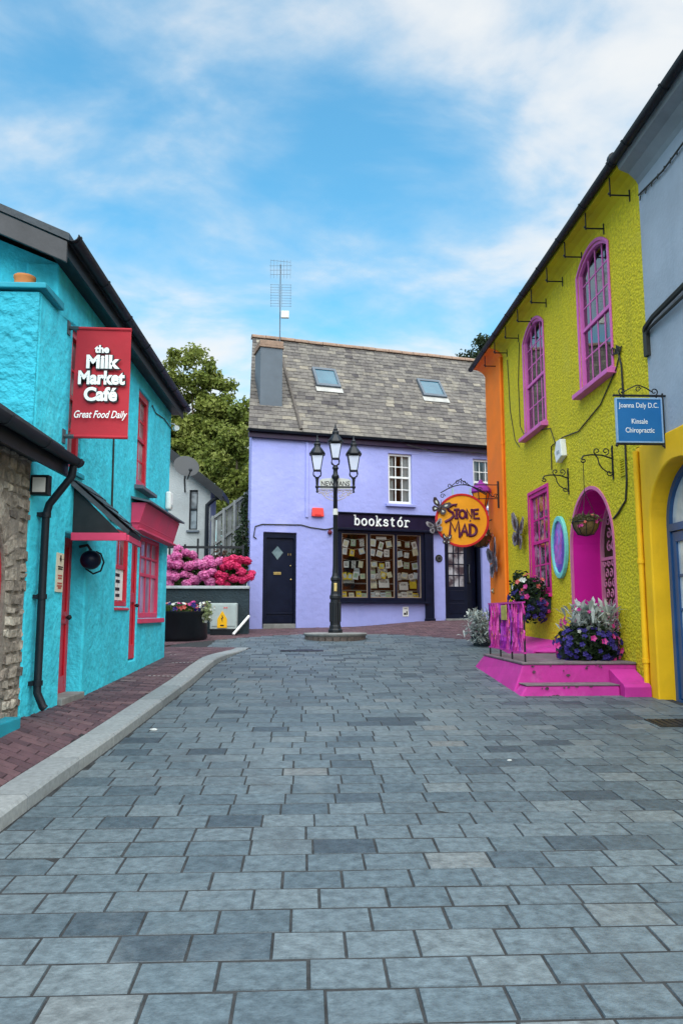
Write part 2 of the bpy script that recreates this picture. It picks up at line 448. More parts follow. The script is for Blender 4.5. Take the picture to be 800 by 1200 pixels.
FR = frame((4.17, 0, 0), (0, 1, 0), (1, 0, 0), (0, 0, 1))        # right facade: a = y, d inwards = +x
FL = frame((-2.556, 0.84, 0), (0.0194, 0.88, 0), (-1, 0, 0), (0, 0, 1))      # left facade, running slightly into the street
_c, _s = cos(radians(15.2)), sin(radians(15.2))
FB = frame((-1.41, 19.84, 0), (_c, _s, 0), (-_s, _c, 0), (0, 0, 1))   # shop at the end of the street
ID = Matrix.Identity(4)


def wm(o):
    m = o.matrix_basis.copy()
    while o.parent:
        o = o.parent
        m = o.matrix_basis @ m
    return m


def arcpts(cx, cz, rx, rz, t0, t1, n=12):
    return [(cx + rx * cos(t0 + (t1 - t0) * i / n), cz + rz * sin(t0 + (t1 - t0) * i / n)) for i in range(n + 1)]


def segz(a, a0, a1, zs, rise):
    """height of an arch at a: a shallow arch is a circle segment, a deep one half an ellipse"""
    c, h = (a0 + a1) / 2, (a1 - a0) / 2
    if rise < 0.6 * h:
        rr = (h * h + rise * rise) / (2 * rise)
        return zs + sqrt(max(0, rr * rr - (a - c) ** 2)) - (rr - rise)
    return zs + rise * sqrt(max(0, 1 - ((a - c) / h) ** 2))


def archpoly(a0, a1, z0, zs, rise, n=16):
    p = [(a0, z0), (a1, z0)]
    if 0 < rise < 0.3 * (a1 - a0):
        p += [(a1 - (a1 - a0) * i / n, segz(a1 - (a1 - a0) * i / n, a0, a1, zs, rise)) for i in range(n + 1)]
    elif rise > 0:
        p += arcpts((a0 + a1) / 2, zs, (a1 - a0) / 2, rise, 0, pi, n)
    else:
        p += [(a1, zs), (a0, zs)]
    return p


class MB:
    def __init__(s, fr=None):
        s.bm = bmesh.new()
        s.rl = s.bm.faces.layers.float.new('rnd')
        s.f = fr or ID
        s.bev = 0

    def face(s, pts, r=0.5):
        try:
            f = s.bm.faces.new([s.bm.verts.new(p) for p in pts])
            f[s.rl] = r
            return f
        except ValueError:
            return None

    def grid(s, verts, faces, r=None):
        vs = [s.bm.verts.new(v) for v in verts]
        r = R() if r is None else r
        for fc in faces:
            try:
                f = s.bm.faces.new([vs[i] for i in fc])
                f[s.rl] = r
            except ValueError:
                pass
        return vs

    def hexa(s, c, r=None):
        s.grid(c, [(0, 1, 2, 3), (7, 6, 5, 4), (0, 4, 5, 1), (1, 5, 6, 2), (2, 6, 7, 3), (3, 7, 4, 0)], r)

    def box(s, x0, x1, y0, y1, z0, z1, r=None):
        s.hexa([(x0, y0, z0), (x1, y0, z0), (x1, y1, z0), (x0, y1, z0), (x0, y0, z1), (x1, y0, z1), (x1, y1, z1), (x0, y1, z1)], r)

    def prism(s, poly, fn, h0, h1, r=None):
        """poly of (u,v); fn(u,v,h) -> xyz"""
        n = len(poly)
        r = R() if r is None else r
        vs = [s.bm.verts.new(fn(u, v, h0)) for u, v in poly] + [s.bm.verts.new(fn(u, v, h1)) for u, v in poly]
        tris = tessellate_polygon([[Vector((u, v, 0)) for u, v in poly]])
        for t in tris:
            for off in (0, n):
                try:
                    s.bm.faces.new([vs[i + off] for i in t])[s.rl] = r
                except ValueError:
                    pass
        for i in range(n):
            j = (i + 1) % n
            s.bm.faces.new([vs[i], vs[j], vs[j + n], vs[i + n]])[s.rl] = r

    def wall(s, outer, holes, d0, d1, r=None, fn=None):
        """panel with holes; coordinates (a, z), depth d"""
        fn = fn or (lambda a, z, d: (a, d, z))
        loops = [outer] + list(holes)
        flat = [p for lp in loops for p in lp]
        n = len(flat)
        r = R() if r is None else r
        tris = tessellate_polygon([[Vector((a, z, 0)) for a, z in lp] for lp in loops])
        vs = [s.bm.verts.new(fn(a, z, d0)) for a, z in flat] + [s.bm.verts.new(fn(a, z, d1)) for a, z in flat]
        for t in tris:
            for off in (0, n):
                try:
                    s.bm.faces.new([vs[i + off] for i in t])[s.rl] = r
                except ValueError:
                    pass
        k = 0
        for lp in loops:
            m = len(lp)
            for i in range(m):
                j = (i + 1) % m
                try:
                    s.bm.faces.new([vs[k + i], vs[k + j], vs[k + j + n], vs[k + i + n]])[s.rl] = r
                except ValueError:
                    pass
            k += m

    def tube(s, pts, rad, n=8, r=None, cap=True):
        pts = [Vector(p) for p in pts]
        if len(pts) < 2:
            return
        rads = rad if isinstance(rad, (list, tuple)) else [rad] * len(pts)
        r = R() if r is None else r
        rings = []
        up = None
        for i, p in enumerate(pts):
            if i == 0:
                t = pts[1] - pts[0]
            elif i == len(pts) - 1:
                t = pts[-1] - pts[-2]
            else:
                t = (pts[i + 1] - p).normalized() + (p - pts[i - 1]).normalized()
            if t.length < 1e-9:
                t = Vector((0, 0, 1))
            t.normalize()
            if up is None:
                up = Vector((0, 0, 1)) if abs(t.z) < 0.9 else Vector((1, 0, 0))
            sx = t.cross(up)
            if sx.length < 1e-6:
                sx = t.orthogonal()
            sx.normalize()
            up = sx.cross(t).normalized()
            rings.append([s.bm.verts.new(p + (sx * cos(2 * pi * k / n) + up * sin(2 * pi * k / n)) * rads[i]) for k in range(n)])
        for a, b in zip(rings, rings[1:]):
            for k in range(n):
                s.bm.faces.new([a[k], a[(k + 1) % n], b[(k + 1) % n], b[k]])[s.rl] = r
        if cap:
            for rg in (rings[0], rings[-1]):
                try:
                    s.bm.faces.new(rg)[s.rl] = r
                except ValueError:
                    pass

    def lathe(s, prof, c=(0, 0, 0), n=16, r=None, rot=0):
        r = R() if r is None else r
        rings = []
        for rad, z in prof:
            rings.append([s.bm.verts.new((c[0] + rad * cos(rot + 2 * pi * k / n), c[1] + rad * sin(rot + 2 * pi * k / n), c[2] + z)) for k in range(n)])
        for a, b in zip(rings, rings[1:]):
            for k in range(n):
                s.bm.faces.new([a[k], a[(k + 1) % n], b[(k + 1) % n], b[k]])[s.rl] = r
        for rg in (rings[0], rings[-1]):
            try:
                s.bm.faces.new(rg)[s.rl] = r
            except ValueError:
                pass

    def ball(s, c, rad, sub=2, sq=(1, 1, 1), r=None, jit=0):
        r = R() if r is None else r
        g = bmesh.ops.create_icosphere(s.bm, subdivisions=sub, radius=rad, matrix=Matrix.Translation(c) @ Matrix.Diagonal((*sq, 1)))
        for v in g['verts']:
            if jit:
                v.co += Vector((U(-jit, jit), U(-jit, jit), U(-jit, jit)))
            for f in v.link_faces:
                f[s.rl] = r

    def leaf(s, c, nrm, ln, wd, r, roll=None):
        nrm = Vector(nrm)
        if nrm.length < 1e-6:
            nrm = Vector((0, 0, 1))
        nrm.normalize()
        t = nrm.orthogonal().normalized()
        t.rotate(Matrix.Rotation(U(0, 2 * pi) if roll is None else roll, 3, nrm))
        b = nrm.cross(t)
        c = Vector(c)
        k = nrm * (ln * 0.12)
        s.face([c - t * ln / 2 - k, c - b * wd / 2 + k, c + t * ln / 2 - k, c + b * wd / 2 + k], r)

    def cloud(s, c, rad, n, size, tone=None, shell=0.5):
        """leaves scattered through an ellipsoid, denser near its surface"""
        c = Vector(c)
        for _ in range(n):
            d = Vector((random.gauss(0, 1), random.gauss(0, 1), random.gauss(0, 1))).normalized()
            q = shell + (1 - shell) * R() if R() < 0.75 else R()
            p = c + Vector((d.x * rad[0], d.y * rad[1], d.z * rad[2])) * q * U(0.85, 1.1)
            nn = d + Vector((U(-.8, .8), U(-.8, .8), U(-.3, 1.0)))
            l = size * U(0.7, 1.35)
            s.leaf(p, nn, l, l * 0.55, min(1, max(0, (R() if tone is None else tone + U(-.25, .25)))))

    def spray(s, c, d, ln, wd, r):
        """one long arching leaf growing from c along d"""
        c, d = Vector(c), Vector(d).normalized()
        sd = d.cross(Vector((0, 0, 1)))
        if sd.length < 1e-3:
            sd = Vector((1, 0, 0))
        sd = sd.normalized() * wd
        m = c + d * ln * 0.55 + Vector((0, 0, ln * 0.06))
        e = c + d * ln - Vector((0, 0, ln * 0.14))
        s.grid([c - sd * .3, c + sd * .3, m + sd, m - sd, e], [(0, 1, 2, 3), (3, 2, 4)], r)

    def text(s, txt, size, fn, depth=0.004, bold=0.0, shear=0.0, sx=1.0):
        cu = bpy.data.curves.new('lettering', 'FONT')
        cu.body = txt
        cu.size = size
        cu.extrude = 0
        cu.offset = bold
        cu.shear = shear
        cu.align_x = 'CENTER'
        cu.resolution_u = 4
        ob = bpy.data.objects.new('lettering', cu)
        COL.objects.link(ob)
        dg = bpy.context.evaluated_depsgraph_get()
        me = bpy.data.meshes.new_from_object(ob.evaluated_get(dg))
        bpy.data.objects.remove(ob)
        bpy.data.curves.remove(cu)
        vs = [s.bm.verts.new(fn(v.co.x * sx, v.co.y, 0)) for v in me.vertices]
        v2 = [s.bm.verts.new(fn(v.co.x * sx, v.co.y, depth)) for v in me.vertices]
        ec = {}
        for p in me.polygons:
            ids = list(p.vertices)
            try:
                s.bm.faces.new([v2[i] for i in ids])[s.rl] = 0.5
                s.bm.faces.new([vs[i] for i in reversed(ids)])[s.rl] = 0.5
            except ValueError:
                continue
            for a, b in zip(ids, ids[1:] + ids[:1]):
                ec.setdefault(frozenset((a, b)), []).append((a, b))
        for k, l in ec.items():
            if len(l) == 1:
                a, b = l[0]
                try:
                    s.bm.faces.new([vs[a], vs[b], v2[b], v2[a]])[s.rl] = 0.5
                except ValueError:
                    pass
        bpy.data.meshes.remove(me)

    def build(s, name, m, parent=None, loc=None, smooth=False, bevel=0.0, label=None):
        me = bpy.data.meshes.new(name)
        s.bm.transform(s.f)
        ob = bpy.data.objects.new(name, me)
        COL.objects.link(ob)
        if parent:
            ob.parent = parent
        if loc is not None:
            ob.location = loc
        inv = wm(ob).inverted()
        s.bm.transform(inv)
        bmesh.ops.recalc_face_normals(s.bm, faces=s.bm.faces)
        if smooth:
            for f in s.bm.faces:
                f.smooth = True
        s.bm.to_mesh(me)
        s.bm.free()
        me.materials.append(m if not isinstance(m, str) else MT[m])
        if smooth:
            try:
                me.set_sharp_from_angle(angle=radians(50))
            except Exception:
                pass
        if bevel > 0:
            b = ob.modifiers.new('edge_wear', 'BEVEL')
            b.width = bevel
            b.segments = 2
            b.limit_method = 'ANGLE'
            b.angle_limit = radians(40)
        if label:
            ob['label'] = label
        return ob


def thing(name, label, cat, loc=(0, 0, 0), rz=0, group=None):
    o = bpy.data.objects.new(name, None)
    o.empty_display_size = 0.2
    COL.objects.link(o)
    o.location = loc
    o.rotation_euler = (0, 0, rz)
    o['label'] = label
    o['category'] = cat
    if group:
        o['group'] = group
    return o


def tag(o, label, cat, group=None):
    o['label'] = label
    o['category'] = cat
    if group:
        o['group'] = group
    return o


def struct(o):
    o['kind'] = 'structure'
    return o


def copy_tree(o, parent=None):
    c = o.copy()
    COL.objects.link(c)
    if parent:
        c.parent = parent
    for ch in list(o.children):
        copy_tree(ch, c)
    return c


def sstep(a, b, x):
    t = max(0.0, min(1.0, (x - a) / (b - a)))
    return t * t * (3 - 2 * t)


def lerp_tab(tab, x):
    if x <= tab[0][0]:
        return tab[0][1]
    for (x0, y0), (x1, y1) in zip(tab, tab[1:]):
        if x <= x1:
            return y0 + (y1 - y0) * (x - x0) / (x1 - x0)
    return tab[-1][1]


# ------------------------------------------------------------------ ground, street, pavements
def g(x, y):
    yy = max(-30, min(26, y))
    return 0.055 * yy + 0.12 * sstep(1.0, 3.6, x) * sstep(17, 21, yy)


KERB = [(-6, -2.05), (0, -1.88), (4.0, -1.76), (5.5, -1.70), (6.8, -1.62), (8.6, -1.54), (10.3, -1.46), (11.6, -1.44), (12.6, -1.40), (13.6, -1.28), (14.7, -1.10), (15.2, -1.05)]
WALLZ = [(-6, 0.1), (4, 0.52), (6.6, 0.61), (8.6, 0.61), (11, 0.70), (13.7, 0.81), (15, 0.86), (16, 0.90)]


def kx(y):
    return lerp_tab(KERB, y)


def kh(y):
    return 0.09 * (1 - sstep(12.5, 15.2, y))


def gp(x, y):
    """height of the brick pavement"""
    if y < 16:
        k = kx(y)
        zk = g(k, y) + kh(y)
        zw = lerp_tab(WALLZ, y)
        t = max(0, min(1, (k - 0.25 - x) / (k - 0.25 + 2.42)))
        zz = zk + (zw - zk) * t
        e = sstep(14.2, 16, y)
        return zz * (1 - e) + g(x, y) * e
    return g(x, y)


def yfar(x):
    return 18.35 - 0.22 * (x - 0.8) ** 2


mb = MB()
xs = [-300, -120, -50, -20, -10, -6, -4, -3, -2, -1, 0, 1, 2, 3, 4, 5, 6, 8, 12, 20, 50, 120, 300]
ys = [-300, -100, -40, -30, -20, -10, -4, 0, 2, 4, 6, 8, 10, 12, 14, 16, 18, 20, 22, 24, 26, 30, 50, 120, 300]
vv = [[mb.bm.verts.new((x, y, g(x, y) - 0.06)) for x in xs] for y in ys]
for j in range(len(ys) - 1):
    for i in range(len(xs) - 1):
        mb.bm.faces.new([vv[j][i], vv[j][i + 1], vv[j + 1][i + 1], vv[j + 1][i]])
struct(mb.build('ground', 'soil'))


def setts(mb, x0, x1, y0, y1, hf, joint, bev, r, tilt=0.004, drop=0.007, gap=1.0):
    """one stone with worn edges"""
    j = joint / 2
    a0, a1, b0, b1 = x0 + j, x1 - j, y0 + j * gap, y1 - j * gap
    if a1 - a0 < 0.03 or b1 - b0 < 0.02:
        return
    tx, ty, dz = U(-tilt, tilt), U(-tilt, tilt), U(-tilt, tilt) * 0.5
    cx, cy = (a0 + a1) / 2, (b0 + b1) / 2
    lo = [(a0, b0), (a1, b0), (a1, b1), (a0, b1)]
    jt = bev * 0.8
    hi = [(a0 + bev + U(0, jt), b0 + bev + U(0, jt)), (a1 - bev - U(0, jt), b0 + bev + U(0, jt)), (a1 - bev - U(0, jt), b1 - bev - U(0, jt)), (a0 + bev + U(0, jt), b1 - bev - U(0, jt))]
    vs = [(x, y, hf(x, y) - drop) for x, y in lo] + [(x, y, hf(x, y) + dz + tx * (x - cx) / (a1 - a0) + ty * (y - cy) / (b1 - b0)) for x, y in hi]
    v_ = mb.grid(vs, [(4, 5, 6, 7)], r)
    for q in ((0, 1, 5, 4), (1, 2, 6, 5), (2, 3, 7, 6), (3, 0, 4, 7)):
        mb.bm.faces.new([v_[i] for i in q])[mb.rl] = r * .35


RIGHT = 4.20
mb = MB()
y = -3.0
row = 0
while y < 18.4:
    d = U(0.212, 0.231)
    ym = y + d / 2
    lo = kx(ym) + 0.012 if ym < 15.1 else -1.9
    hi = RIGHT
    if ym > 14.9:
        q = (18.35 - ym) / 0.22
        if q <= 0:
            break
        lo = max(lo, 0.8 - sqrt(q))
        hi = min(RIGHT, 0.8 + sqrt(q))
    x = lo - U(0, 0.34)
    tonerow = U(-0.08, 0.08)
    while x < hi:
        w = U(0.285, 0.345)
        a, b = max(x, lo), min(x + w, hi)
        t = min(1, max(0, random.gauss(0.50, 0.19) + tonerow * .6))
        if R() < 0.035:
            t = U(0, 0.15)
        setts(mb, a, b, y, y + d, g, U(0.006, 0.011), 0.0022, t, 0.003, 0.0055, 1.7)
        x += w
    y += d
    row += 1
road = struct(mb.build('road', 'sett'))

mb = MB()
for (xa, xb, ya, yb, off) in ((-2.6, 4.3, -4, 24.5, -0.0035),):
    nx, ny = 14, 57
    vv = [[mb.bm.verts.new((xa + (xb - xa) * i / nx, ya + (yb - ya) * j / ny, g(xa + (xb - xa) * i / nx, ya + (yb - ya) * j / ny) + off)) for i in range(nx + 1)] for j in range(ny + 1)]
    for j in range(ny):
        for i in range(nx):
            mb.bm.faces.new([vv[j][i], vv[j][i + 1], vv[j + 1][i + 1], vv[j + 1][i]])
struct(mb.build('road_bed', 'joint'))

# brick pavement: left of the kerb, round the corner and along the front of the shop
mb = MB()
y = -3.0
row = 0
while y < 24.2:
    d = 0.105
    ym = y + d / 2
    off = 0.1 if row % 2 else 0
    if ym < 14.9:
        spans = [(-2.62, kx(ym) - 0.25)]
    else:
        q = (18.35 - ym) / 0.22
        if q > 0:
            spans = [(-3.6, max(0.8 - sqrt(q), (kx(ym) if ym < 15.2 else -9))), (0.8 + sqrt(q), 4.3)]
        else:
            spans = [(-3.6, 6.5)]
    if ym > 18.45:
        # stop under the garden wall and the shop front
        a_lim = (ym - 19.80) / math.tan(radians(15.2)) - 1.41
        spans = [(max(a_lim, -3.6), 6.5)]
        if ym < 19.80:
            spans = [(-1.6 if ym > 18.6 else -3.6, 6.5)]
    for lo, hi in spans:
        x = lo - off
        while x < hi:
            a, b = max(x, lo), min(x + 0.205, hi)
            setts(mb, a, b, y, y + d, gp, 0.006, 0.002, min(1, max(0, random.gauss(0.45, 0.22))), 0.003)
            x += 0.205
    y += d
    row += 1
struct(mb.build('pavement', 'paver'))
mb = MB()
ny = 60
for j in range(ny):
    y0, y1 = -3 + 19 * j / ny, -3 + 19 * (j + 1) / ny
    n = 4
    for i in range(n):
        def P(t, y):
            x = -2.64 + (min(kx(y) - 0.251, -1.4) + 2.64) * t
            return (x, y, gp(x, y) - 0.0085)
        mb.face([P(i / n, y0), P((i + 1) / n, y0), P((i + 1) / n, y1), P(i / n, y1)])
struct(mb.build('pavement_bed', 'joint'))

# granite kerb stones
mb = MB()
y = -3.0
while y < 15.0:
    l = U(0.8, 1.05)
    y1 = min(y + l, 15.1)
    n = 3
    rr = R()
    for k in range(n):
        ya, yb = y + (y1 - y - 0.013) * k / n, y + (y1 - y - 0.013) * (k + 1) / n

        def sec(yy):
            k0 = kx(yy)
            t = g(k0, yy) + kh(yy) + 0.004
            return [(k0 - 0.25, yy, t - 0.03), (k0 - 0.245, yy, t), (k0 - 0.018, yy, t + 0.001), (k0 - 0.003, yy, t - 0.018), (k0, yy, t - 0.2)]
        A, B = sec(ya), sec(yb)
        vs = [mb.bm.verts.new(p) for p in A + B]
        for i in range(4):
            mb.bm.faces.new([vs[i], vs[i + 1], vs[i + 6], vs[i + 5]])[mb.rl] = rr
        if k == 0:
            mb.bm.faces.new(vs[:5])[mb.rl] = rr
        if k == n - 1:
            mb.bm.faces.new(vs[5:])[mb.rl] = rr
    y = y1
struct(mb.build('kerb', 'granite'))
# white worn marks painted on the pavement
mb = MB()
for (x0, y0, n, dx, dy) in ((-2.0, 11.9, 9, 0.055, 0.012), (-2.05, 10.4, 9, 0.06, 0.0), (-2.25, 13.2, 2, 0.06, 0.02)):
    for k in range(n):
        x, yy = x0 + k * dx, y0 + k * dy
        mb.face([(x, yy, gp(x, yy) + .007), (x + .032, yy + .008, gp(x, yy) + .007), (x + .032, yy + .05, gp(x, yy) + .0075), (x, yy + .042, gp(x, yy) + .0075)])
struct(mb.build('pavement_markings', 'dirtywhite'))


# ------------------------------------------------------------------ building helpers
def gutter_run(F, a0, a1, d, z, rad=0.055, name='gutter', parent=None, m='gutter', step=1.1):
    mb = MB(F)
    pr = [(d - rad, z), (d - rad, z + 0.005)] 
    sec = arcpts(d, z, rad, rad * 1.05, pi, 2 * pi, 8)
    inner = arcpts(d, z, rad - 0.008, rad - 0.004, 2 * pi, pi, 8)
    mb.wall([(p[0], p[1]) for p in sec + inner], [], a0, a1, fn=lambda u, v, h: (h, u, v))
    a = a0 + 0.05
    while a < a1:
        s2 = arcpts(d, z + 0.004, rad + 0.008, rad * 1.05 + 0.010, pi, 2 * pi, 8)
        i2 = arcpts(d, z + 0.004, rad + 0.001, rad * 1.05 + 0.001, 2 * pi, pi, 8)
        mb.wall(s2 + i2, [], a, a + 0.035, fn=lambda u, v, h: (h, u, v))
        a += step
    return mb.build(name, m, parent, smooth=True)


def sash(parent, F, a0, a1, z0, z1, d, cols, rt, rb, m, glass, rise=0.0, fw=0.055, bar=0.022, name='window', label=None, meet=0.52, sill=None, sillmat=None):
    """sash window: frame ring, meeting rail, glazing bars (the window mesh) with its glass and sill"""
    mb = MB(F)
    zs = z1 - rise
    mb.wall(archpoly(a0, a1, z0, zs, rise), [archpoly(a0 + fw, a1 - fw, z0 + fw * 1.2, zs if rise else zs - fw, max(0, rise - fw * 0.8) if rise else 0)], d, d + 0.09)
    zm = z0 + (z1 - z0) * meet
    ia0, ia1, iz0 = a0 + fw, a1 - fw, z0 + fw * 1.2
    mb.box(ia0 - .002, ia1 + .002, d + 0.02, d + 0.07, zm - 0.028, zm + 0.028)

    def top(a):
        if not rise:
            return zs - fw
        return segz(a, a0 + fw, a1 - fw, zs, max(0.01, rise - fw * 0.8))
    for k in range(1, cols):
        a = ia0 + (ia1 - ia0) * k / cols
        mb.box(a - bar / 2, a + bar / 2, d + 0.036, d + 0.060, zm + .02, top(a) + 0.006)
        mb.box(a - bar / 2, a + bar / 2, d + 0.039, d + 0.062, iz0 - .006, zm - .02)
    for k in range(1, rt):
        z = zm + (z1 - fw - zm) * k / rt
        mb.box(ia0 - .003, ia1 + .003, d + 0.041, d + 0.058, z - bar / 2, z + bar / 2)
    for k in range(1, rb):
        z = iz0 + (zm - iz0) * k / rb
        mb.box(ia0 - .003, ia1 + .003, d + 0.043, d + 0.0605, z - bar / 2, z + bar / 2)
    w = mb.build(name, m, parent, bevel=0.004, label=label)
    mb = MB(F)
    mb.prism(archpoly(a0 + fw * .5, a1 - fw * .5, z0 + fw * .5, zs if rise else zs - fw * .5, max(0, rise - fw * .5)), lambda u, v, h: (u, h, v), d + 0.048, d + 0.054)
    mb.build('glass', glass, w)
    if sill:
        e, out, h = sill
        mb = MB(F)
        mb.hexa([(a0 - e, -out, z0 - h), (a1 + e, -out, z0 - h), (a1 + e, d + 0.02, z0 - h), (a0 - e, d + 0.02, z0 - h),
                 (a0 - e, -out, z0 - 0.022), (a1 + e, -out, z0 - 0.022), (a1 + e, d + 0.02, z0 - 0.003), (a0 - e, d + 0.02, z0 - 0.003)])
        mb.build('sill', sillmat or m, w, bevel=0.006)
    return w


def curtains(parent, F, a0, a1, z0, z1, d, part=0.36, m='curtain'):
    """gathered net curtains and a dark room behind a clear pane"""
    for q0, q1 in ((a0, a0 + (a1 - a0) * part), (a1 - (a1 - a0) * (part + .08), a1)):
        mb = MB(F)
        n = 36
        ph = U(0, 6)
        pts = [(q0 + (q1 - q0) * i / n, d + 0.05 + 0.022 * sin(ph + i * 1.25) + .008 * sin(i * .6)) for i in range(n + 1)]
        lo = [(a, dd, z0) for a, dd in pts]
        hi = [(a, dd, z1) for a, dd in pts]
        mb.grid(lo + hi, [(i, i + 1, i + n + 2, i + n + 1) for i in range(n)], R())
        mb.build('curtain', m, parent, smooth=True)
    mb = MB(F)
    mb.box(a0 - .2, a1 + .2, d + 0.55, d + 0.57, z0 - .2, z1 + .2)
    mb.build('room_wall', 'roomdark', parent)


def room_back(parent, F, a0, a1, z0, z1, d, name='reveal_back', m='interior'):
    mb = MB(F)
    mb.box(a0, a1, d, d + 0.02, z0, z1)
    return mb.build(name, m, parent)


def scroll(mb, c, r0, r1, turns, t0, rad, fn, sgn=1, n=26):
    pts = []
    for i in range(n + 1):
        q = i / n
        rr = r0 + (r1 - r0) * q
        t = t0 + sgn * turns * 2 * pi * q
        pts.append(fn(c[0] + rr * cos(t), c[1] + rr * sin(t)))
    mb.tube(pts, rad, 6)


def slates(mb, quad, rows, wid, thick=0.008, tone=None):
    """overlapping slates over a sloped quad: bottom-left, bottom-right, top-right, top-left"""
    bl, br, tr, tl = [Vector(p) for p in quad]
    nrm = (br - bl).cross(tl - bl).normalized()
    if nrm.z < 0:
        nrm = -nrm
    for j in range(rows):
        t0, t1 = j / rows, (j + 1.45) / rows
        L0, R0 = bl.lerp(tl, t0), br.lerp(tr, t0)
        L1, R1 = bl.lerp(tl, min(1, t1)), br.lerp(tr, min(1, t1))
        n = max(1, int((R0 - L0).length / wid))
        o = 0.5 / n if j % 2 else 0.0
        tr_ = U(-.1, .1)
        u = -o
        while u < 1:
            du = (1.0 / n) * U(0.85, 1.15)
            ua, ub = max(0, u), min(1, u + du)
            if ub - ua > 0.002:
                g_ = 0.003 / max(.5, (R0 - L0).length)
                lift = nrm * (thick * 2.2 + U(0, 0.006))
                slip = (bl - tl).normalized() * U(0, 0.018)
                p = [L0.lerp(R0, ua + g_) + slip, L0.lerp(R0, ub - g_) + slip, L1.lerp(R1, ub - g_), L1.lerp(R1, ua + g_)]
                top = [p[0] + lift, p[1] + lift, p[2] + nrm * 0.004, p[3] + nrm * 0.004]
                bot = [q - nrm * 0.0 for q in (p[0] + lift * .3, p[1] + lift * .3)]
                t = min(1, max(0, random.gauss(0.55, 0.24) + tr_)) if tone is None else tone + U(-.2, .2)
                mb.grid(top + bot, [(0, 1, 2, 3), (4, 5, 1, 0)], t)
            u += du


# ------------------------------------------------------------------ TURQUOISE HOUSE (left)
LH = thing('turquoise_house', 'turquoise rendered house with red doors, red windows and slate canopy', 'house', (-4.5, 10.5, 0.6))
GY = 7.30
WT = 4.90
op_door = (7.92, 8.74, 0.60, 2.30)
op_up1 = (7.86, 8.36, 2.98, 4.45)
op_up2 = (11.12, 11.92, 3.26, 4.64)
op_small = (10.12, 10.84, 1.58, 2.55)
op_shop = (11.54, 13.30, 1.42, 2.62)
op_sdoor = (11.02, 11.44, 0.86, 2.60)
mb = MB(FL)
holes = [archpoly(o[0], o[1], o[2], o[3], 0) for o in (op_door, op_up1, op_up2, op_small, op_shop, op_sdoor)]
mb.wall([(6.82, 0.2), (13.72, 0.2), (13.72, WT), (GY, WT), (GY, 4.42), (6.82, 4.42)], holes, 0, 0.32)
mb.build('wall', 'turq', LH, bevel=0.02)
# gables and back
RX, RZ = -5.5, WT + 3.05 * 0.43
gp_poly = [(-8.6, 0.2), (-2.62, 0.2), (-2.62, WT), (RX, RZ), (-8.6, WT)]
mb = MB()
mb.wall([(-8.6, 0.2), (-2.425, 0.2), (-2.425, WT - .002), (RX, RZ - .05), (-8.6, WT)], [], GY + .005, GY + 0.3, fn=lambda a, z, d: (a, d, z))
mb.wall(gp_poly, [], 12.62, 12.905, fn=lambda a, z, d: (a, d, z))
mb.box(-8.6, -8.3, GY + 0.31, 12.61, 0.2, WT)
mb.build('gable_wall', 'turq', LH)
# chimney-like annex with rough render and cap
mb = MB()
mb.box(-4.4, -2.745, 6.825, GY - 0.002, 0.2, 4.40)
mb.box(-4.4, -2.424, 6.795, 6.8195, 2.83, 4.40)
mb.build('annex', 'turq_rough', LH, bevel=0.012)
mb = MB()
mb.hexa([(-4.45, 6.76, 4.42), (-2.36, 6.76, 4.42), (-2.36, GY, 4.42), (-4.45, GY, 4.42), (-4.45, 6.76, 4.475), (-2.36, 6.76, 4.475), (-2.36, GY, 4.50), (-4.45, GY, 4.50)])
mb.build('annex_cap', 'turq_trim', LH, bevel=0.01)
# roof slabs
mb = MB()
for sx in (1, -1):
    ex = RX + sx * 3.3
    ez = RZ - 3.3 * 0.43 + 0.13
    e2 = ex + (0.13 if sx > 0 else 0)
    mb.hexa([(RX, 6.84, RZ + .13), (ex, 6.84, ez), (e2, 13.02, ez), (RX, 13.02, RZ + .13),
             (RX, 6.84, RZ + .20), (ex, 6.84, ez + .07), (e2, 13.02, ez + .07), (RX, 13.02, RZ + .20)])
mb.build('roof', 'darkslate', LH)
mb = MB()
for sx in (1, -1):
    ex = RX + sx * 3.28
    ez = RZ - 3.28 * 0.43 + 0.115
    mb.hexa([(RX, 6.85, RZ - .09), (ex, 6.85, ez - .20), (ex, 6.885, ez - .20), (RX, 6.885, RZ - .09),
             (RX, 6.85, RZ + .125), (ex, 6.85, ez), (ex, 6.885, ez), (RX, 6.885, RZ + .125)])
mb.build('verge_board', mat('grey_verge_board', (0.055, 0.055, 0.06), 0.6, 0.25, 5, 0.2, 20, 0.01), LH, bevel=0.005)
mb = MB(FL)
mb.box(6.89, 13.80, -0.19, -0.165, 4.80, 4.985)
mb.box(6.89, 13.80, -0.16, -0.002, 4.86, 4.90)
mb.build('fascia_board', 'gutter', LH)
gutter_run(FL, 6.83, 13.86, -0.25, 4.985, 0.062, parent=LH)


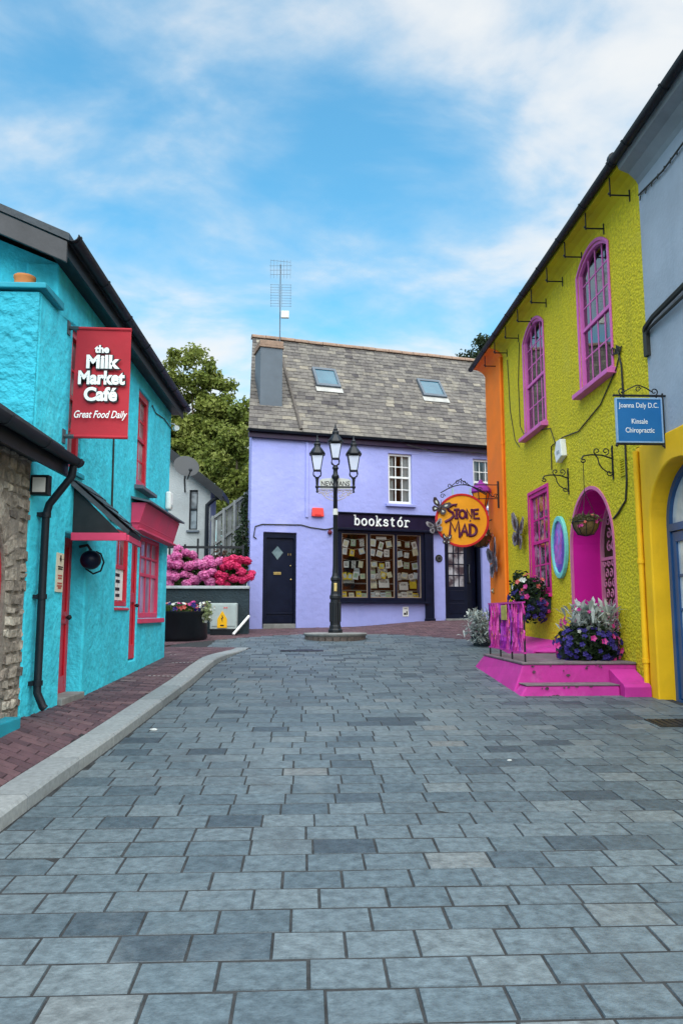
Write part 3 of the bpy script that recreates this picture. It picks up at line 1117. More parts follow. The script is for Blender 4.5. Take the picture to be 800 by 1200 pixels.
def plank_door(parent, F, a0, a1, z0, z1, d, m, hinge_handle, name='door', panels=4, label=None):
    mb = MB(F)
    n = 5
    mb.box(a0, a1, d + 0.02, d + 0.06, z0, z1)
    fw = 0.09
    mb.box(a0, a0 + fw, d, d + 0.019, z0, z1)
    mb.box(a1 - fw, a1, d, d + 0.019, z0, z1)
    for q0, q1 in ((0, 0.11), (0.44, 0.52), (0.94, 1.0)):
        mb.box(a0 + fw + .001, a1 - fw - .001, d + .001, d + 0.019, z0 + (z1 - z0) * q0, z0 + (z1 - z0) * q1)
    w = mb.build(name, m, parent, bevel=0.006, label=label)
    mb = MB(F)
    mb.ball((hinge_handle[0], d - 0.035, hinge_handle[1]), 0.028, 2)
    mb.tube([(hinge_handle[0], d + .002, hinge_handle[1]), (hinge_handle[0], d - 0.03, hinge_handle[1])], 0.012, 8)
    mb.build('handle', 'darksteel', w, smooth=True)
    return w


plank_door(LH, FL, op_door[0], op_door[1], op_door[2] + .06, op_door[3], 0.16, 'red', (8.62, 1.45))
mb = MB(FL)
mb.box(op_door[0] + .002, op_door[1] - .002, -0.04, 0.22, 0.45, 0.665)
mb.build('doorstep', 'concrete', LH, bevel=0.01)
plank_door(LH, FL, op_sdoor[0], op_sdoor[1], op_sdoor[2] + .02, op_sdoor[3], 0.015, 'red', (11.36, 1.6), label='narrow red door beside the shop window')
sash(LH, FL, *op_up1[:2], *op_up1[2:], 0.04, 2, 2, 2, 'red', 'paneglass', fw=.08, bar=.03, sill=(0.05, 0.03, 0.07), sillmat='turq_trim')
sash(LH, FL, *op_up2[:2], *op_up2[2:], 0.03, 2, 2, 2, 'red', 'paneglass', fw=.09, bar=.03, sill=(0.12, 0.12, 0.07), sillmat='lead')
w = sash(LH, FL, *op_small[:2], *op_small[2:], 0.015, 2, 1, 1, 'red', 'paneglass', sill=(0.02, 0.02, 0.05))
mb = MB(FL)
mb.box(10.20, 10.76, 0.054, 0.058, 1.66, 2.08)
pst = mb.build('poster', 'white', LH)
mb = MB(FL)
for k, (a, z) in enumerate(((10.44, 1.98), (10.46, 1.90), (10.45, 1.80), (10.47, 1.72))):
    mb.box(a - .10, a + .12, 0.050, 0.0535, z - .018, z + .022)
mb.build('poster_print', 'lettering_dark', pst)
# shop window with small panes over tall panes
mb = MB(FL)
a0, a1, z0, z1 = op_shop
mb.wall(archpoly(a0, a1, z0, z1, 0), [archpoly(a0 + .07, a1 - .07, z0 + .08, z1 - .06, 0)], 0.06, 0.15)
for k in range(1, 4):
    a = a0 + .07 + (a1 - a0 - .14) * k / 4
    mb.box(a - .018, a + .018, 0.085, 0.125, z0 + .07, z1 - .05)
for z, h in ((2.06, .025), (2.32, .016)):
    mb.box(a0 + .065, a1 - .065, 0.080, 0.121, z - h, z + h)
sw = mb.build('shop_window', 'rose', LH, bevel=0.005)
mb = MB(FL)
mb.box(a0 + .05, a1 - .05, 0.104, 0.110, z0 + .05, z1 - .03)
mb.build('glass', 'panelilac', sw)
mb = MB(FL)
mb.box(a0 - .04, a1 + .04, -0.05, 0.06, z0 - .07, z0 - .004)
mb.build('sill', 'rose', sw, bevel=0.006)
mb = MB(FL)
mb.hexa([(10.86, -0.10, 2.63), (13.66, -0.10, 2.63), (13.66, 0.0 - .003, 2.63), (10.86, -.003, 2.63), (10.86, -0.20, 2.98), (13.66, -0.20, 2.98), (13.66, -.003, 2.98), (10.86, -.003, 2.98)])
mb.box(10.84, 13.68, -0.15, -.0035, 2.60, 2.628)
mb.box(10.84, 13.68, -0.125, -0.0036, 2.70, 2.715)
sf = mb.build('shop_fascia', 'rose', LH, bevel=0.006)
mb = MB(FL)
mb.hexa([(10.80, -0.27, 2.975), (13.74, -0.27, 2.975), (13.74, -.004, 3.03), (10.80, -.004, 3.03), (10.80, -0.27, 3.0), (13.74, -0.27, 3.0), (13.74, -.004, 3.06), (10.80, -.004, 3.06)])
mb.build('fascia_cap', 'lead', sf)
# slate canopy over the door
mb = MB(FL)
A0, A1 = 8.02, 9.05
sec = [(0.0, 2.86), (-0.56, 2.33), (-0.56, 2.29), (-0.53, 2.29), (-0.002, 2.79)]
mb.hexa([(A0, -.003, 2.80), (A1 - .25, -.003, 2.80), (A1, -0.50, 2.30), (A0 + .15, -0.56, 2.30), (A0, -.003, 2.86), (A1 - .25, -.003, 2.86), (A1, -0.52, 2.345), (A0 + .15, -0.58, 2.345)])
can = mb.build('door_canopy', 'darkslate', LH)
mb = MB(FL)
slates(mb, [(A0 + .15, -0.60, 2.345), (A1, -0.54, 2.345), (A1 - .25, -.003, 2.875), (A0, -.003, 2.875)], 4, 0.24, 0.008, 0.3)
mb.build('canopy_slates', 'darkslate', can)
mb = MB(FL)
mb.prism([(-.003, 2.29), (-0.52, 2.29), (-.003, 2.79)], lambda u, v, h: (h, u, v), A0 + .115, A0 + .13)
mb.build('canopy_cheek', 'darksteel', can)
mb = MB(FL)
mb.box(A0 + .07, A0 + .11, -0.56, -.003, 2.235, 2.315)
mb.hexa([(A0 + .12, -0.58, 2.235), (A1, -0.52, 2.235), (A1, -0.49, 2.235), (A0 + .12, -0.55, 2.235), (A0 + .12, -0.58, 2.298), (A1, -0.52, 2.298), (A1, -0.49, 2.298), (A0 + .12, -0.55, 2.298)])
mb.build('canopy_fascia', 'rose', can, bevel=0.004)
# wall cables and pipes on the house
mb = MB(FL)
mb.tube([(9.72, -.012, 4.7), (9.70, -.012, 3.6), (9.73, -.012, 2.9), (9.72, -.02, 2.6)], 0.012, 6)
mb.build('wall_cable', 'cable', LH)
mb = MB(FL)
mb.tube([(12.0, -.012, 4.6), (12.3, -.012, 4.55), (13.0, -.012, 4.62), (13.7, -.012, 4.60)], 0.008, 6)
mb.build('wall_cable', 'cable', LH)
mb = MB(FL)
mb.tube([(9.05, -.012, 2.75), (9.72, -.012, 2.62), (10.1, -.012, 2.60)], 0.010, 6)
mb.build('wall_cable', 'cable', LH)

t = thing('chimney_pot', 'squat terracotta pot standing on the turquoise annex ledge', 'pot', (-2.66, 7.05, 4.49))
mb = MB()
mb.lathe([(0.085, 0), (0.095, 0.04), (0.09, 0.13), (0.10, 0.14), (0.10, 0.16), (0.07, 0.16), (0.065, 0.06)], (-2.66, 7.05, 4.487), 20)
mb.build('pot_body', 'terracotta', t, smooth=True)

cl = thing('wall_lamp', 'round dark blue lamp fixed under the slate door canopy', 'lamp', (-2.25, 8.45, 2.1))
mb = MB()
mb.ball((-2.29, 8.34, 2.06), 0.11, 3, (1, 1, 0.95))
mb.build('lamp_globe', 'navy', cl, smooth=True)
mb = MB()
mb.tube([(-2.415, 8.34, 2.20), (-2.33, 8.34, 2.22), (-2.29, 8.34, 2.16)], 0.016, 8)
mb.tube([(-2.24, 8.36, 2.15), (-2.20, 8.40, 2.13), (-2.17, 8.42, 2.04), (-2.21, 8.46, 1.95), (-2.30, 8.5, 1.92), (-2.415, 8.55, 1.99)], 0.010, 8)
mb.build('lamp_bracket', 'darksteel', cl, smooth=True)

nt = thing('wall_notice', 'narrow cream notice with printed lines beside the red door', 'sign', (-2.41, 7.76, 1.72))
mb = MB(FL)
mb.box(7.64, 7.86, -0.012, -0.001, 1.70, 2.08)
mb.build('notice_board', 'paper', nt)
mb = MB(FL)
mb.lathe([(0.03, 0), (0.03, 0.001)], (7.75, -0.016, 2.02), 10)
for z, w in ((1.945, .08), (1.925, .07)):
    mb.box(7.75 - w, 7.75 + w, -0.0155, -0.0125, z - .006, z + .006)
mb.box(7.735, 7.765, -0.0155, -0.0125, 2.0, 2.06)
mb.box(7.72, 7.78, -0.0158, -0.0128, 2.015, 2.03)
mb.build('notice_print', 'lettering_dark', nt)
mb = MB(FL)
for z, w in ((1.86, .07), (1.835, .06), (1.785, .07), (1.76, .08), (1.74, .05)):
    mb.box(7.75 - w, 7.75 + w, -0.0155, -0.0125, z - .007, z + .007)
mb.build('notice_red_print', 'inkred', nt)

cc = thing('security_camera', 'small white security camera at the turquoise house eave corner', 'camera', (-2.29, 12.9, 4.5))
mb = MB()
mb.tube([(-2.23, 12.95, 4.62), (-2.17, 12.78, 4.59)], 0.045, 10)
mb.build('camera_body', 'white', cc)
mb = MB()
mb.tube([(-2.295, 12.86, 4.69), (-2.23, 12.88, 4.68), (-2.20, 12.88, 4.63)], 0.015, 8)
mb.build('camera_bracket', 'white', cc)
ab = thing('alarm_box', 'small white alarm box on the turquoise corner above the rose fascia', 'alarm box', (-2.42, 13.5, 3.2))
mb = MB(FL)
mb.box(13.35, 13.60, -0.09, -0.002, 3.18, 3.48)
mb.build('alarm_casing', 'white', ab, bevel=0.03)
mb = MB(FL)
mb.box(13.40, 13.55, -0.096, -0.0905, 3.22, 3.27)
mb.build('alarm_light', 'greybox', ab)

# hanging banner
bn = thing('hanging_banner', 'crimson cloth banner with white lettering on two wall poles', 'banner', (-2.42, 7.6, 3.2))
mb = MB()
nx, nz = 14, 26
X0, X1, Z0, Z1 = -2.32, -1.775, 3.22, 4.37


def bpos(u, v):
    x = X0 + (X1 - X0) * u - 0.02 * (1 - v) * (1 - u)
    return (x, 7.6 + 0.012 * sin(u * 7 + v * 3) * (1 - abs(2 * v - 1)) + 0.010 * sin(v * 9 + u * 2) * (1 - abs(2 * v - 1)), Z0 + (Z1 - Z0) * v - 0.03 * u * v * 0.4)


vv = [[mb.bm.verts.new(bpos(i / nx, j / nz)) for i in range(nx + 1)] for j in range(nz + 1)]
v2 = [[mb.bm.verts.new(Vector(bpos(i / nx, j / nz)) + Vector((0, .003, 0))) for i in range(nx + 1)] for j in range(nz + 1)]
for j in range(nz):
    for i in range(nx):
        mb.bm.faces.new([vv[j][i], vv[j][i + 1], vv[j + 1][i + 1], vv[j + 1][i]])
        mb.bm.faces.new([v2[j][i], v2[j + 1][i], v2[j + 1][i + 1], v2[j][i + 1]])
cloth = mb.build('banner_cloth', 'banner', bn, smooth=True)
mb = MB()
mb.bm.free()
for z in (Z1 - .01, Z0 + .02):
    mb = MB()
    mb.tube([(-2.31, 7.6, z), (X1, 7.603, z - .006)], 0.018, 8)
    mb.build('banner_pole', 'banner', bn)
    mb = MB()
    mb.box(-2.418, -2.395, 7.56, 7.64, z - .07, z + .07)
    mb.tube([(-2.40, 7.6, z), (-2.30, 7.6, z)], 0.022, 8)
    mb.build('pole_bracket', 'steel', bn)


def bt(mbx, txt, zc, size, off, bold, shear=0, sx=1.0, dx=0, dz=0):
    cx = (X0 + X1) / 2 - 0.005
    mbx.text(txt, size, lambda x, y, d: (cx + dx + x, 7.6 - off - d, zc + dz + y + x * 0.0), 0.002, bold, shear, sx)


for m, off, b, dx, dz in (('lettering_dark', 0.026, 0.016, 0.007, -0.007), ('white', 0.031, 0.008, 0, 0)):
    mb = MB()
    bt(mb, 'the', 4.10, 0.105, off, b * .6, 0, 1, dx, dz)
    bt(mb, 'Milk', 3.94, 0.185, off, b, 0, 1, dx, dz)
    bt(mb, 'Market', 3.775, 0.185, off, b, 0, 0.86, dx, dz)
    bt(mb, 'Café', 3.605, 0.185, off, b, 0, 0.95, dx, dz)
    if m == 'white':
        bt(mb, 'Great Food Daily', 3.425, 0.105, off, 0.0012, 0.35, 0.70)
    mb.build('lettering' if m == 'white' else 'lettering_shadow', m, cloth)

# ------------------------------------------------------------------ STONE BUILDING (far left)
SB = thing('stone_building', 'low rubble stone building with slate roof and red arched door', 'building', (-3.5, 5.0, 0.4))
mb = MB(FL)
opn = archpoly(4.99, 6.32, 0.3, 1.75, 0.62, 14)
mb.wall([(2.6, 0.1), (6.815, 0.1), (6.815, 2.82), (2.6, 2.82)], [opn], 0.012, 0.42)
mb.build('wall', 'mortar', SB)
mb = MB(FL)
z = 0.45
ca, rz_, ra = 5.655, 1.75, 0.665
while z < 2.80:
    h = U(0.05, 0.13)
    a = 2.62
    while a < 6.80:
        w = U(0.07, 0.26)
        b = min(a + w, 6.81)
        m_ = (a + b) / 2
        zm = z + h / 2
        ins = False
        dd = sqrt(((m_ - ca) / (ra + .27)) ** 2 + ((zm - rz_) / (0.62 + .27)) ** 2)
        if zm < 1.75:
            if b > 4.97 and a < 6.34:
                if a < 4.97 - .06:
                    b = 4.985
                elif b > 6.34 + .06:
                    a = 6.33
                else:
                    a = b
                    continue
            bad = False
        else:
            bad = dd < 1.0
        if not bad and b - a > 0.03:
            o = U(-0.006, 0.022)
            j = lambda: U(-.018, .018)
            q = [(a + .012 + j(), z + .008 + j()), (b - .012 + j(), z + .008 + j()), (b - .012 + j(), z + h - .01 + j()), (a + .012 + j(), z + h - .01 + j())]
            cx_, cz_ = (a + b) / 2, z + h / 2
            top = [(cx_ + (u - cx_) * .8, cz_ + (v - cz_) * .75) for u, v in q]
            mb.grid([(u, 0.06, v) for u, v in q] + [(u, -o + U(-.007, .007), v) for u, v in top],
                    [(4, 5, 6, 7), (0, 1, 5, 4), (1, 2, 6, 5), (2, 3, 7, 6), (3, 0, 4, 7)], min(1, max(0, random.gauss(.55, .25))))
        a = b if b > a else a + 0.1
    z += h
nv = 19
for k in range(nv):
    t0, t1 = pi * k / nv + .012, pi * (k + 1) / nv - .012
    r0, r1 = 1.0, 1.0
    o = U(-0.01, 0.03)
    e = U(.2, .29)
    q = []
    for t, ex in ((t0, 0.005), (t1, 0.005), (t1, e), (t0, e)):
        q.append((ca + (ra + ex) * cos(t), rz_ + (0.62 + ex) * sin(t)))
    cx_, cz_ = sum(p[0] for p in q) / 4, sum(p[1] for p in q) / 4
    top = [(cx_ + (u - cx_) * .88, cz_ + (v - cz_) * .88) for u, v in q]
    mb.grid([(u, 0.06, v) for u, v in q] + [(u, -o, v) for u, v in top], [(4, 5, 6, 7), (0, 1, 5, 4), (1, 2, 6, 5), (2, 3, 7, 6), (3, 0, 4, 7)], min(1, max(0, random.gauss(.5, .2))))
mb.build('rubble_stones', 'stone', SB)
mb = MB(FL)
mb.wall(archpoly(5.00, 6.31, 0.46, 1.75, 0.61, 14), [archpoly(5.10, 6.21, 0.56, 1.75, 0.53, 14)], 0.03, 0.12)
mb.box(5.09, 6.22, 0.045, 0.11, 1.70, 1.78)
mb.box(5.61, 5.70, 0.04, 0.113, 0.55, 2.26)
dr = mb.build('door_frame', 'red', SB, bevel=0.006)
mb = MB(FL)
mb.prism(archpoly(5.06, 6.25, 0.5, 1.75, 0.57, 14), lambda u, v, h: (u, h, v), 0.07, 0.085)
mb.build('door_glass', 'panecurtain', dr)
mb = MB(FL)
mb.box(4.94, 6.48, -0.13, 0.04, 0.35, 0.66)
mb.build('doorstep', 'turq_trim', SB, bevel=0.012)
mb = MB()
mb.hexa([(-2.14, 2.5, 2.90), (-2.14, 6.815, 2.90), (-5.0, 6.815, 4.28), (-5.0, 2.5, 4.28), (-2.14, 2.5, 2.96), (-2.14, 6.815, 2.96), (-5.0, 6.815, 4.34), (-5.0, 2.5, 4.34)])
mb.hexa([(-7.6, 2.5, 2.96), (-7.6, 6.815, 2.96), (-5.003, 6.815, 4.28), (-5.003, 2.5, 4.28), (-7.6, 2.5, 3.02), (-7.6, 6.815, 3.02), (-5.003, 6.815, 4.345), (-5.003, 2.5, 4.345)])
mb.build('roof', 'darkslate', SB)
mb = MB()
mb.box(-7.4, -7.1, 2.6, 6.81, 0.0, 2.9)
mb.wall([(-7.4, 0), (-2.845, 0), (-2.845, 2.85), (-5.0, 4.24), (-7.4, 2.9)], [], 2.6, 2.9)
mb.build('gable_wall', 'mortar', SB)
mb = MB(FL)
mb.box(2.5, 7.10, -0.235, -0.21, 2.74, 2.895)
mb.box(2.5, 6.81, -0.205, 0.045, 2.83, 2.865)
mb.build('fascia_board', 'gutter', SB)
gutter_run(FL, 2.5, 7.18, -0.30, 2.90, 0.06, parent=SB, step=0.9)
mb = MB(FL)
mb.tube([(7.06, -0.29, 2.84), (7.06, -0.28, 2.74), (7.06, -0.09, 2.48), (7.06, -0.065, 2.38), (7.06, -0.065, 0.80), (7.06, -0.12, 0.68), (7.06, -0.14, 0.66)], 0.036, 12)
for z in (2.36, 1.62, 0.86):
    mb.tube([(7.06, -0.065, z), (7.06, -0.065, z + .045)], 0.046, 12)
    mb.box(7.0, 7.12, -0.045, -0.001, z + .005, z + .04)
mb.build('drainpipe', 'gutter', SB, smooth=True)
sp = thing('floodlight', 'small square floodlight under the stone building gutter', 'light', (-2.4, 6.85, 2.55))
mb = MB(FL)
mb.box(6.78, 6.88, -0.16, 0.0 - .002, 2.53, 2.71)
mb.build('light_casing', 'black', sp, bevel=0.006)
mb = MB(FL)
mb.box(6.772, 6.779, -0.135, -0.025, 2.555, 2.685)
mb.build('light_lens', 'dirtywhite', sp)

# ------------------------------------------------------------------ LILAC SHOP at the end of the street
BK = thing('lilac_shop', 'lilac two storey shop with slate roof, navy doors and shop window', 'shop', (-1.41, 19.84, 1.09), radians(15.2))
bd1 = (0.34, 1.23, 1.10, 3.58)
bsw = (2.44, 4.80, 1.86, 3.66)
bd2 = (5.50, 6.66, 1.28, 3.70)
bw1 = (3.83, 4.53, 4.49, 5.90)
bw2 = (6.44, 7.14, 4.49, 5.90)
mb = MB(FB)
mb.wall([(0, 0.6), (8.6, 0.6), (8.6, 6.2), (0, 6.2)], [archpoly(o[0], o[1], o[2], o[3], 0) for o in (bd1, bsw, bd2, bw1, bw2)], 0, 0.35)
mb.build('wall', 'lilac', BK, bevel=0.015)
mb = MB(FB)
# side gable, back and far side
mb.prism([(0, 0.352), (0.29, 0.352), (1.5, 5.4), (1.2, 5.4)], lambda u, v, h: (u, v, h), 0.6, 6.15)
mb.box(1.2, 8.6, 5.41, 5.7, 0.6, 6.15)
mb.box(8.3, 8.6, 0.352, 5.40, 0.6, 6.15)
mb.prism([(0.07, 6.152), (1.15, 6.152), (0.62, 9.6)], lambda u, v, h: (u + (h - .4) * 0.22, h, v), 2.6, 2.9)
mb.build('side_wall', 'lilac', BK)
EZ, RIZ, RD = 6.26, 9.84, 2.72
ED = -0.16
roofq = [(-0.13, ED, EZ), (8.8, ED, EZ), (8.8, RD, RIZ), (0.50, RD, RIZ)]
mb = MB(FB)


def slope(a, t, off=0.0):
    """point on the front roof slope: t 0 at the eave, 1 at the ridge"""
    n = Vector((0, -(RIZ - EZ), (RD - ED))).normalized()
    return Vector((a, ED + (RD - ED) * t, EZ + (RIZ - EZ) * t)) + n * off


mb.prism([(ED, EZ - .05), (RD, RIZ - .05), (5.6, EZ - .05)], lambda u, v, h: (h + (0.0 if h > 4 else 0.63 * (min(u, RD) - ED) / (RD - ED) + (0.6 * max(0, u - RD) / 2.9)), u, v), -0.12, 8.8)
rf = mb.build('roof', 'darkslate', BK)
mb = MB(FB)
slates(mb, roofq, 27, 0.24, 0.008)
mb.build('slate_courses', 'slate', rf)
mb = MB(FB)
a = 0.48
while a < 8.7:
    l = U(0.40, 0.48)
    sec = [(RD + 0.13 * cos(t), RIZ - 0.05 + 0.12 * sin(t)) for t in [pi * k / 8 for k in range(9)]]
    dz = U(-.008, .008)
    mb.prism(sec + [(RD - 0.11, RIZ - .06), (RD + .11, RIZ - .06)], lambda u, v, h: (h, u, v + dz), a, a + l - 0.012)
    a += l
mb.build('ridge_tiles', 'ridge', rf, smooth=False)
mb = MB(FB)
p0, p1 = slope(1.30, 0.02, 0.035), slope(1.24, 0.99, 0.035)
mb.tube([p0, p1], 0.045, 6)
p0, p1 = slope(2.78, 0.03, 0.03), slope(2.3, 0.45, 0.03)
mb.build('roof_flashing', mat('brown_mortar_strip', (0.10, 0.085, 0.075), 0.9, 0.3, 10), rf)
mb = MB(FB)
mb.box(0.30, 0.92, 0.50, 1.25, 6.65, 8.74)
ch = mb.build('chimney', 'lead', rf, bevel=0.01)
mb = MB(FB)
mb.box(0.26, 0.96, 0.46, 1.29, 8.742, 8.80)
mb.box(0.28, 0.94, 0.48, 1.27, 8.802, 8.95)
mb.build('chimney_cap', 'ridge', ch, bevel=0.015)

def skylight(a0, a1, t0, t1):
    mb = MB(FB)
    for (aa, ab_, ta, tb) in ((a0, a0 + .07, t0, t1), (a1 - .07, a1, t0, t1), (a0 + .071, a1 - .071, t0, t0 + .022), (a0 + .071, a1 - .071, t1 - .022, t1)):
        c = [slope(aa, ta, .01), slope(ab_, ta, .01), slope(ab_, tb, .01), slope(aa, tb, .01), slope(aa, ta, .10), slope(ab_, ta, .10), slope(ab_, tb, .10), slope(aa, tb, .10)]
        mb.hexa(c)
    s_ = mb.build('skylight', 'lead', rf)
    mb = MB(FB)
    c = [slope(a0 + .05, t0 + .01, .05), slope(a1 - .05, t0 + .01, .05), slope(a1 - .05, t1 - .01, .05), slope(a0 + .05, t1 - .01, .05)]
    mb.hexa(c + [Vector(p) + Vector((0, -.02, .02)) for p in c])
    mb.build('glass', 'skyglass', s_)
    mb = MB(FB)
    c = [slope(a0 - .04, t0 - .05, .035), slope(a1 + .04, t0 - .05, .035), slope(a1 + .04, t0 - .004, .035), slope(a0 - .04, t0 - .004, .035)]
    mb.hexa(c + [Vector(p) + Vector((0, -.004, .01)) for p in c])
    mb.build('flashing', mat('pale_lead_flashing', (0.36, 0.35, 0.33), 0.7, 0.2, 6), s_)


skylight(2.10, 2.83, 0.475, 0.675)
skylight(5.45, 6.22, 0.475, 0.665)
mb = MB(FB)
mb.box(-0.1, 8.75, -0.13, -0.002, 6.06, 6.195)
mb.build('eaves_board', 'plum', BK)
gutter_run(FB, -0.16, 8.8, -0.215, 6.255, 0.062, parent=BK, step=1.4)
mb = MB(FB)
mb.box(1.46, 1.54, -0.035, -0.001, 4.0, 6.05)
mb.build('downpipe', 'lilac', BK, bevel=0.012)
# sash windows, white
for o in (bw1, bw2):
    w = sash(BK, FB, o[0], o[1], o[2], o[3], 0.07, 3, 2, 2, 'white', 'shopglass', fw=0.06, bar=0.026, sill=(0.09, 0.09, 0.09), sillmat='lilac', meet=0.53)
    curtains(w, FB, o[0] + .02, o[1] - .02, o[2] + .02, o[3] - .02, 0.16, 0.3)
# left door
mb = MB(FB)
a0, a1, z0, z1 = bd1
mb.wall(archpoly(a0, a1, z0, z1, 0), [archpoly(a0 + .10, a1 - .06, z0 + .12, z1 - .14, 0)], 0.05, 0.16)
df = mb.build('door_frame', 'navy', BK, bevel=0.006)
mb = MB(FB)
mb.box(a0 + .10, a1 - .06, 0.10, 0.145, z0 + .12, z1 - .14)
mb.box(a0 + .10, a1 - .06, 0.075, 0.10, z0 + .36, z0 + .40)
mb.box(a0 + .11, a1 - .07, 0.085, 0.099, z0 + .14, z0 + .34)
bdoor = mb.build('door', 'navy', BK, bevel=0.004)
mb = MB(FB)
dc, dz_ = 0.74, 3.06
mb.prism([(dc - .15, dz_), (dc, dz_ - .19), (dc + .15, dz_), (dc, dz_ + .17)], lambda u, v, h: (u, h, v), 0.088, 0.0985)
mb.build('diamond_pane', 'diamond', bdoor)
mb = MB(FB)
mb.box(dc - .10, dc + .10, 0.085, 0.0985, 2.48, 2.55)
mb.build('letter_box', 'brass', bdoor, bevel=0.004)
mb = MB(FB)
mb.ball((1.10, 0.07, 2.36), 0.026, 2)
mb.build('door_knob', 'brass', bdoor)
mb = MB(FB)
mb.ball((1.09, 0.085, 2.72), 0.020, 2)
mb.build('door_lock', 'brass', bdoor)
for q in (1.085, 1.02):
    mb = MB(FB)
    mb.box(q, q + .015, 0.09, 0.0988, 2.99, 3.05)
    mb.build('door_number', 'brass', bdoor)
mb = MB(FB)
mb.box(a0 + .02, a1 - .02, -0.03, 0.16, z0 - .1, z0 + .115)
mb.build('doorstep', 'concrete', BK, bevel=0.01)
# shop front
mb = MB(FB)
mb.box(2.32, 6.95, -0.10, -0.002, 3.76, 4.14)
fas = mb.build('shop_fascia', mat('indigo_fascia_paint', (0.010, 0.006, 0.028), 0.45, 0.2, 3, spec=0.2), BK, bevel=0.006)
mb = MB(FB)
mb.box(2.30, 6.98, -0.15, -0.003, 4.143, 4.18)
mb.box(2.30, 6.98, -0.13, -0.003, 3.70, 3.757)
mb.build('fascia_moulding', 'navy', fas, bevel=0.006)


def glyphs(word, h, adv):
    """slab-serif typewriter letters as strokes"""
    st = {
        'b': [[(-.04, 1), (.12, 1), (.12, 0)], arcpts(.34, .33, .22, .33, 0, 2 * pi, 18)],
        'o': [arcpts(.31, .33, .25, .33, 0, 2 * pi, 20)],
        'k': [[(-.04, 1), (.12, 1), (.12, 0)], [(-.04, 0), (.26, 0)], [(.14, .27), (.46, .64)], [(.24, .38), (.52, 0)], [(.32, .66), (.58, .66)], [(.42, 0), (.62, 0)]],
        's': [[(.50, .62), (.50, .48)], arcpts(.31, .49, .19, .16, .6, 1.5 * pi, 12) + arcpts(.31, .17, .21, .16, .5 * pi, -.85 * pi, 12), [(.10, .02), (.10, .2)]],
        't': [[(.22, .92), (.22, .16)] + arcpts(.36, .16, .14, .15, pi, 1.75 * pi, 8), [(.02, .65), (.46, .65)]],
        'r': [[(0, .65), (.15, .65), (.15, 0)], [(-.02, 0), (.36, 0)], arcpts(.38, .38, .23, .27, pi, .2 * pi, 10)],
    }
    st['ó'] = st['o'] + [[(.30, .80), (.46, 1.02)]]
    out = []
    x = 0
    for c in word:
        for s_ in st[c]:
            out.append([((x + u) * h, v * h) for u, v in s_])
        x += adv
    return out, x * h


gl, wd = glyphs('bookstór', 0.26, 0.80)
mb = MB(FB)
for s_ in gl:
    mb.tube([(3.62 - wd / 2 + u, -0.108, 3.835 + v) for u, v in s_], 0.024, 8)
mb.build('lettering', 'white', fas, smooth=True)
mb = MB(FB)
a0, a1, z0, z1 = bsw
mb.wall([(2.36, 1.78), (4.86, 1.78), (4.86, 3.695), (2.36, 3.695)], [archpoly(2.47, 3.20, 1.90, 3.62, 0), archpoly(3.27, 3.98, 1.90, 3.62, 0), archpoly(4.05, 4.76, 1.90, 3.62, 0)], -0.045, 0.05)
swf = mb.build('shop_window', 'navy', BK, bevel=0.006)
mb = MB(FB)
for q0, q1 in ((2.47, 3.20), (3.27, 3.98), (4.05, 4.76)):
    mb.wall(archpoly(q0 + .001, q1 - .001, 1.901, 3.619, 0), [archpoly(q0 + .02, q1 - .02, 1.92, 3.60, 0)], -0.012, 0.02)
mb.build('glazing_bead', mat('dull_bronze_bead', (0.30, 0.22, 0.17), 0.5, 0.1), swf)
mb = MB(FB)
mb.box(2.46, 4.77, 0.025, 0.031, 1.89, 3.63)
mb.build('glass', 'shopglass', swf)
mb = MB(FB)
mb.box(2.32, 4.95, -0.14, -0.047, 1.74, 1.79)
mb.build('sill', 'navy', swf, bevel=0.005)
mb = MB(FB)
mb.box(4.87, 5.12, -0.08, -0.002, 1.15, 3.69)
mb.box(4.85, 5.14, -0.11, -0.003, 1.10, 1.34)
mb.build('pilaster', 'navy', BK, bevel=0.006)
mb = MB(FB)
mb.box(2.30, 2.355, -0.06, -0.002, 1.75, 3.69)
mb.build('pilaster', 'navy', BK, bevel=0.006)
# display recess behind the glass
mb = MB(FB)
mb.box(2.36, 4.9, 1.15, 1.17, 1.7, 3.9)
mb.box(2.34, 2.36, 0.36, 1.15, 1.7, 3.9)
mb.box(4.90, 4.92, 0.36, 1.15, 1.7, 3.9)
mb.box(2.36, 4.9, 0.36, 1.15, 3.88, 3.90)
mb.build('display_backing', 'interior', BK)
mb = MB(FB)
mb.box(2.44, 4.80, 0.055, 1.14, 1.80, 1.86)
mb.build('display_shelf', 'wood', BK)
# right door
mb = MB(FB)
a0, a1, z0, z1 = bd2
mb.wall(archpoly(a0, a1, z0, z1, 0), [archpoly(a0 + .08, a1 - .08, z0 + .06, z1 - .10, 0)], 0.10, 0.2)
mb.build('door_frame', 'navy', BK, bevel=0.006)
mb = MB(FB)
da0, da1 = a0 + .08, a0 + .74
mb.wall(archpoly(da0, da1, z0 + .06, z1 - .10, 0), [archpoly(da0 + .09, da1 - .09, z0 + .95, z1 - .22, 0)], 0.13, 0.18)
mb.box(da0 + .10, da1 - .10, 0.118, 0.129, z0 + .2, z0 + .48)
mb.box(da0 + .10, da1 - .10, 0.118, 0.129, z0 + .56, z0 + .84)
for k in (1, 2):
    a = da0 + .09 + (da1 - da0 - .18) * k / 3
    mb.box(a - .014, a + .014, 0.14, 0.17, z0 + .94, z1 - .21)
for k in (1, 2, 3):
    z = z0 + .95 + (z1 - .22 - z0 - .95) * k / 4
    mb.box(da0 + .085, da1 - .085, 0.142, 0.168, z - .014, z + .014)
dd = mb.build('door', 'navy', BK, bevel=0.004, label='open navy door with twelve small panes')
mb = MB(FB)
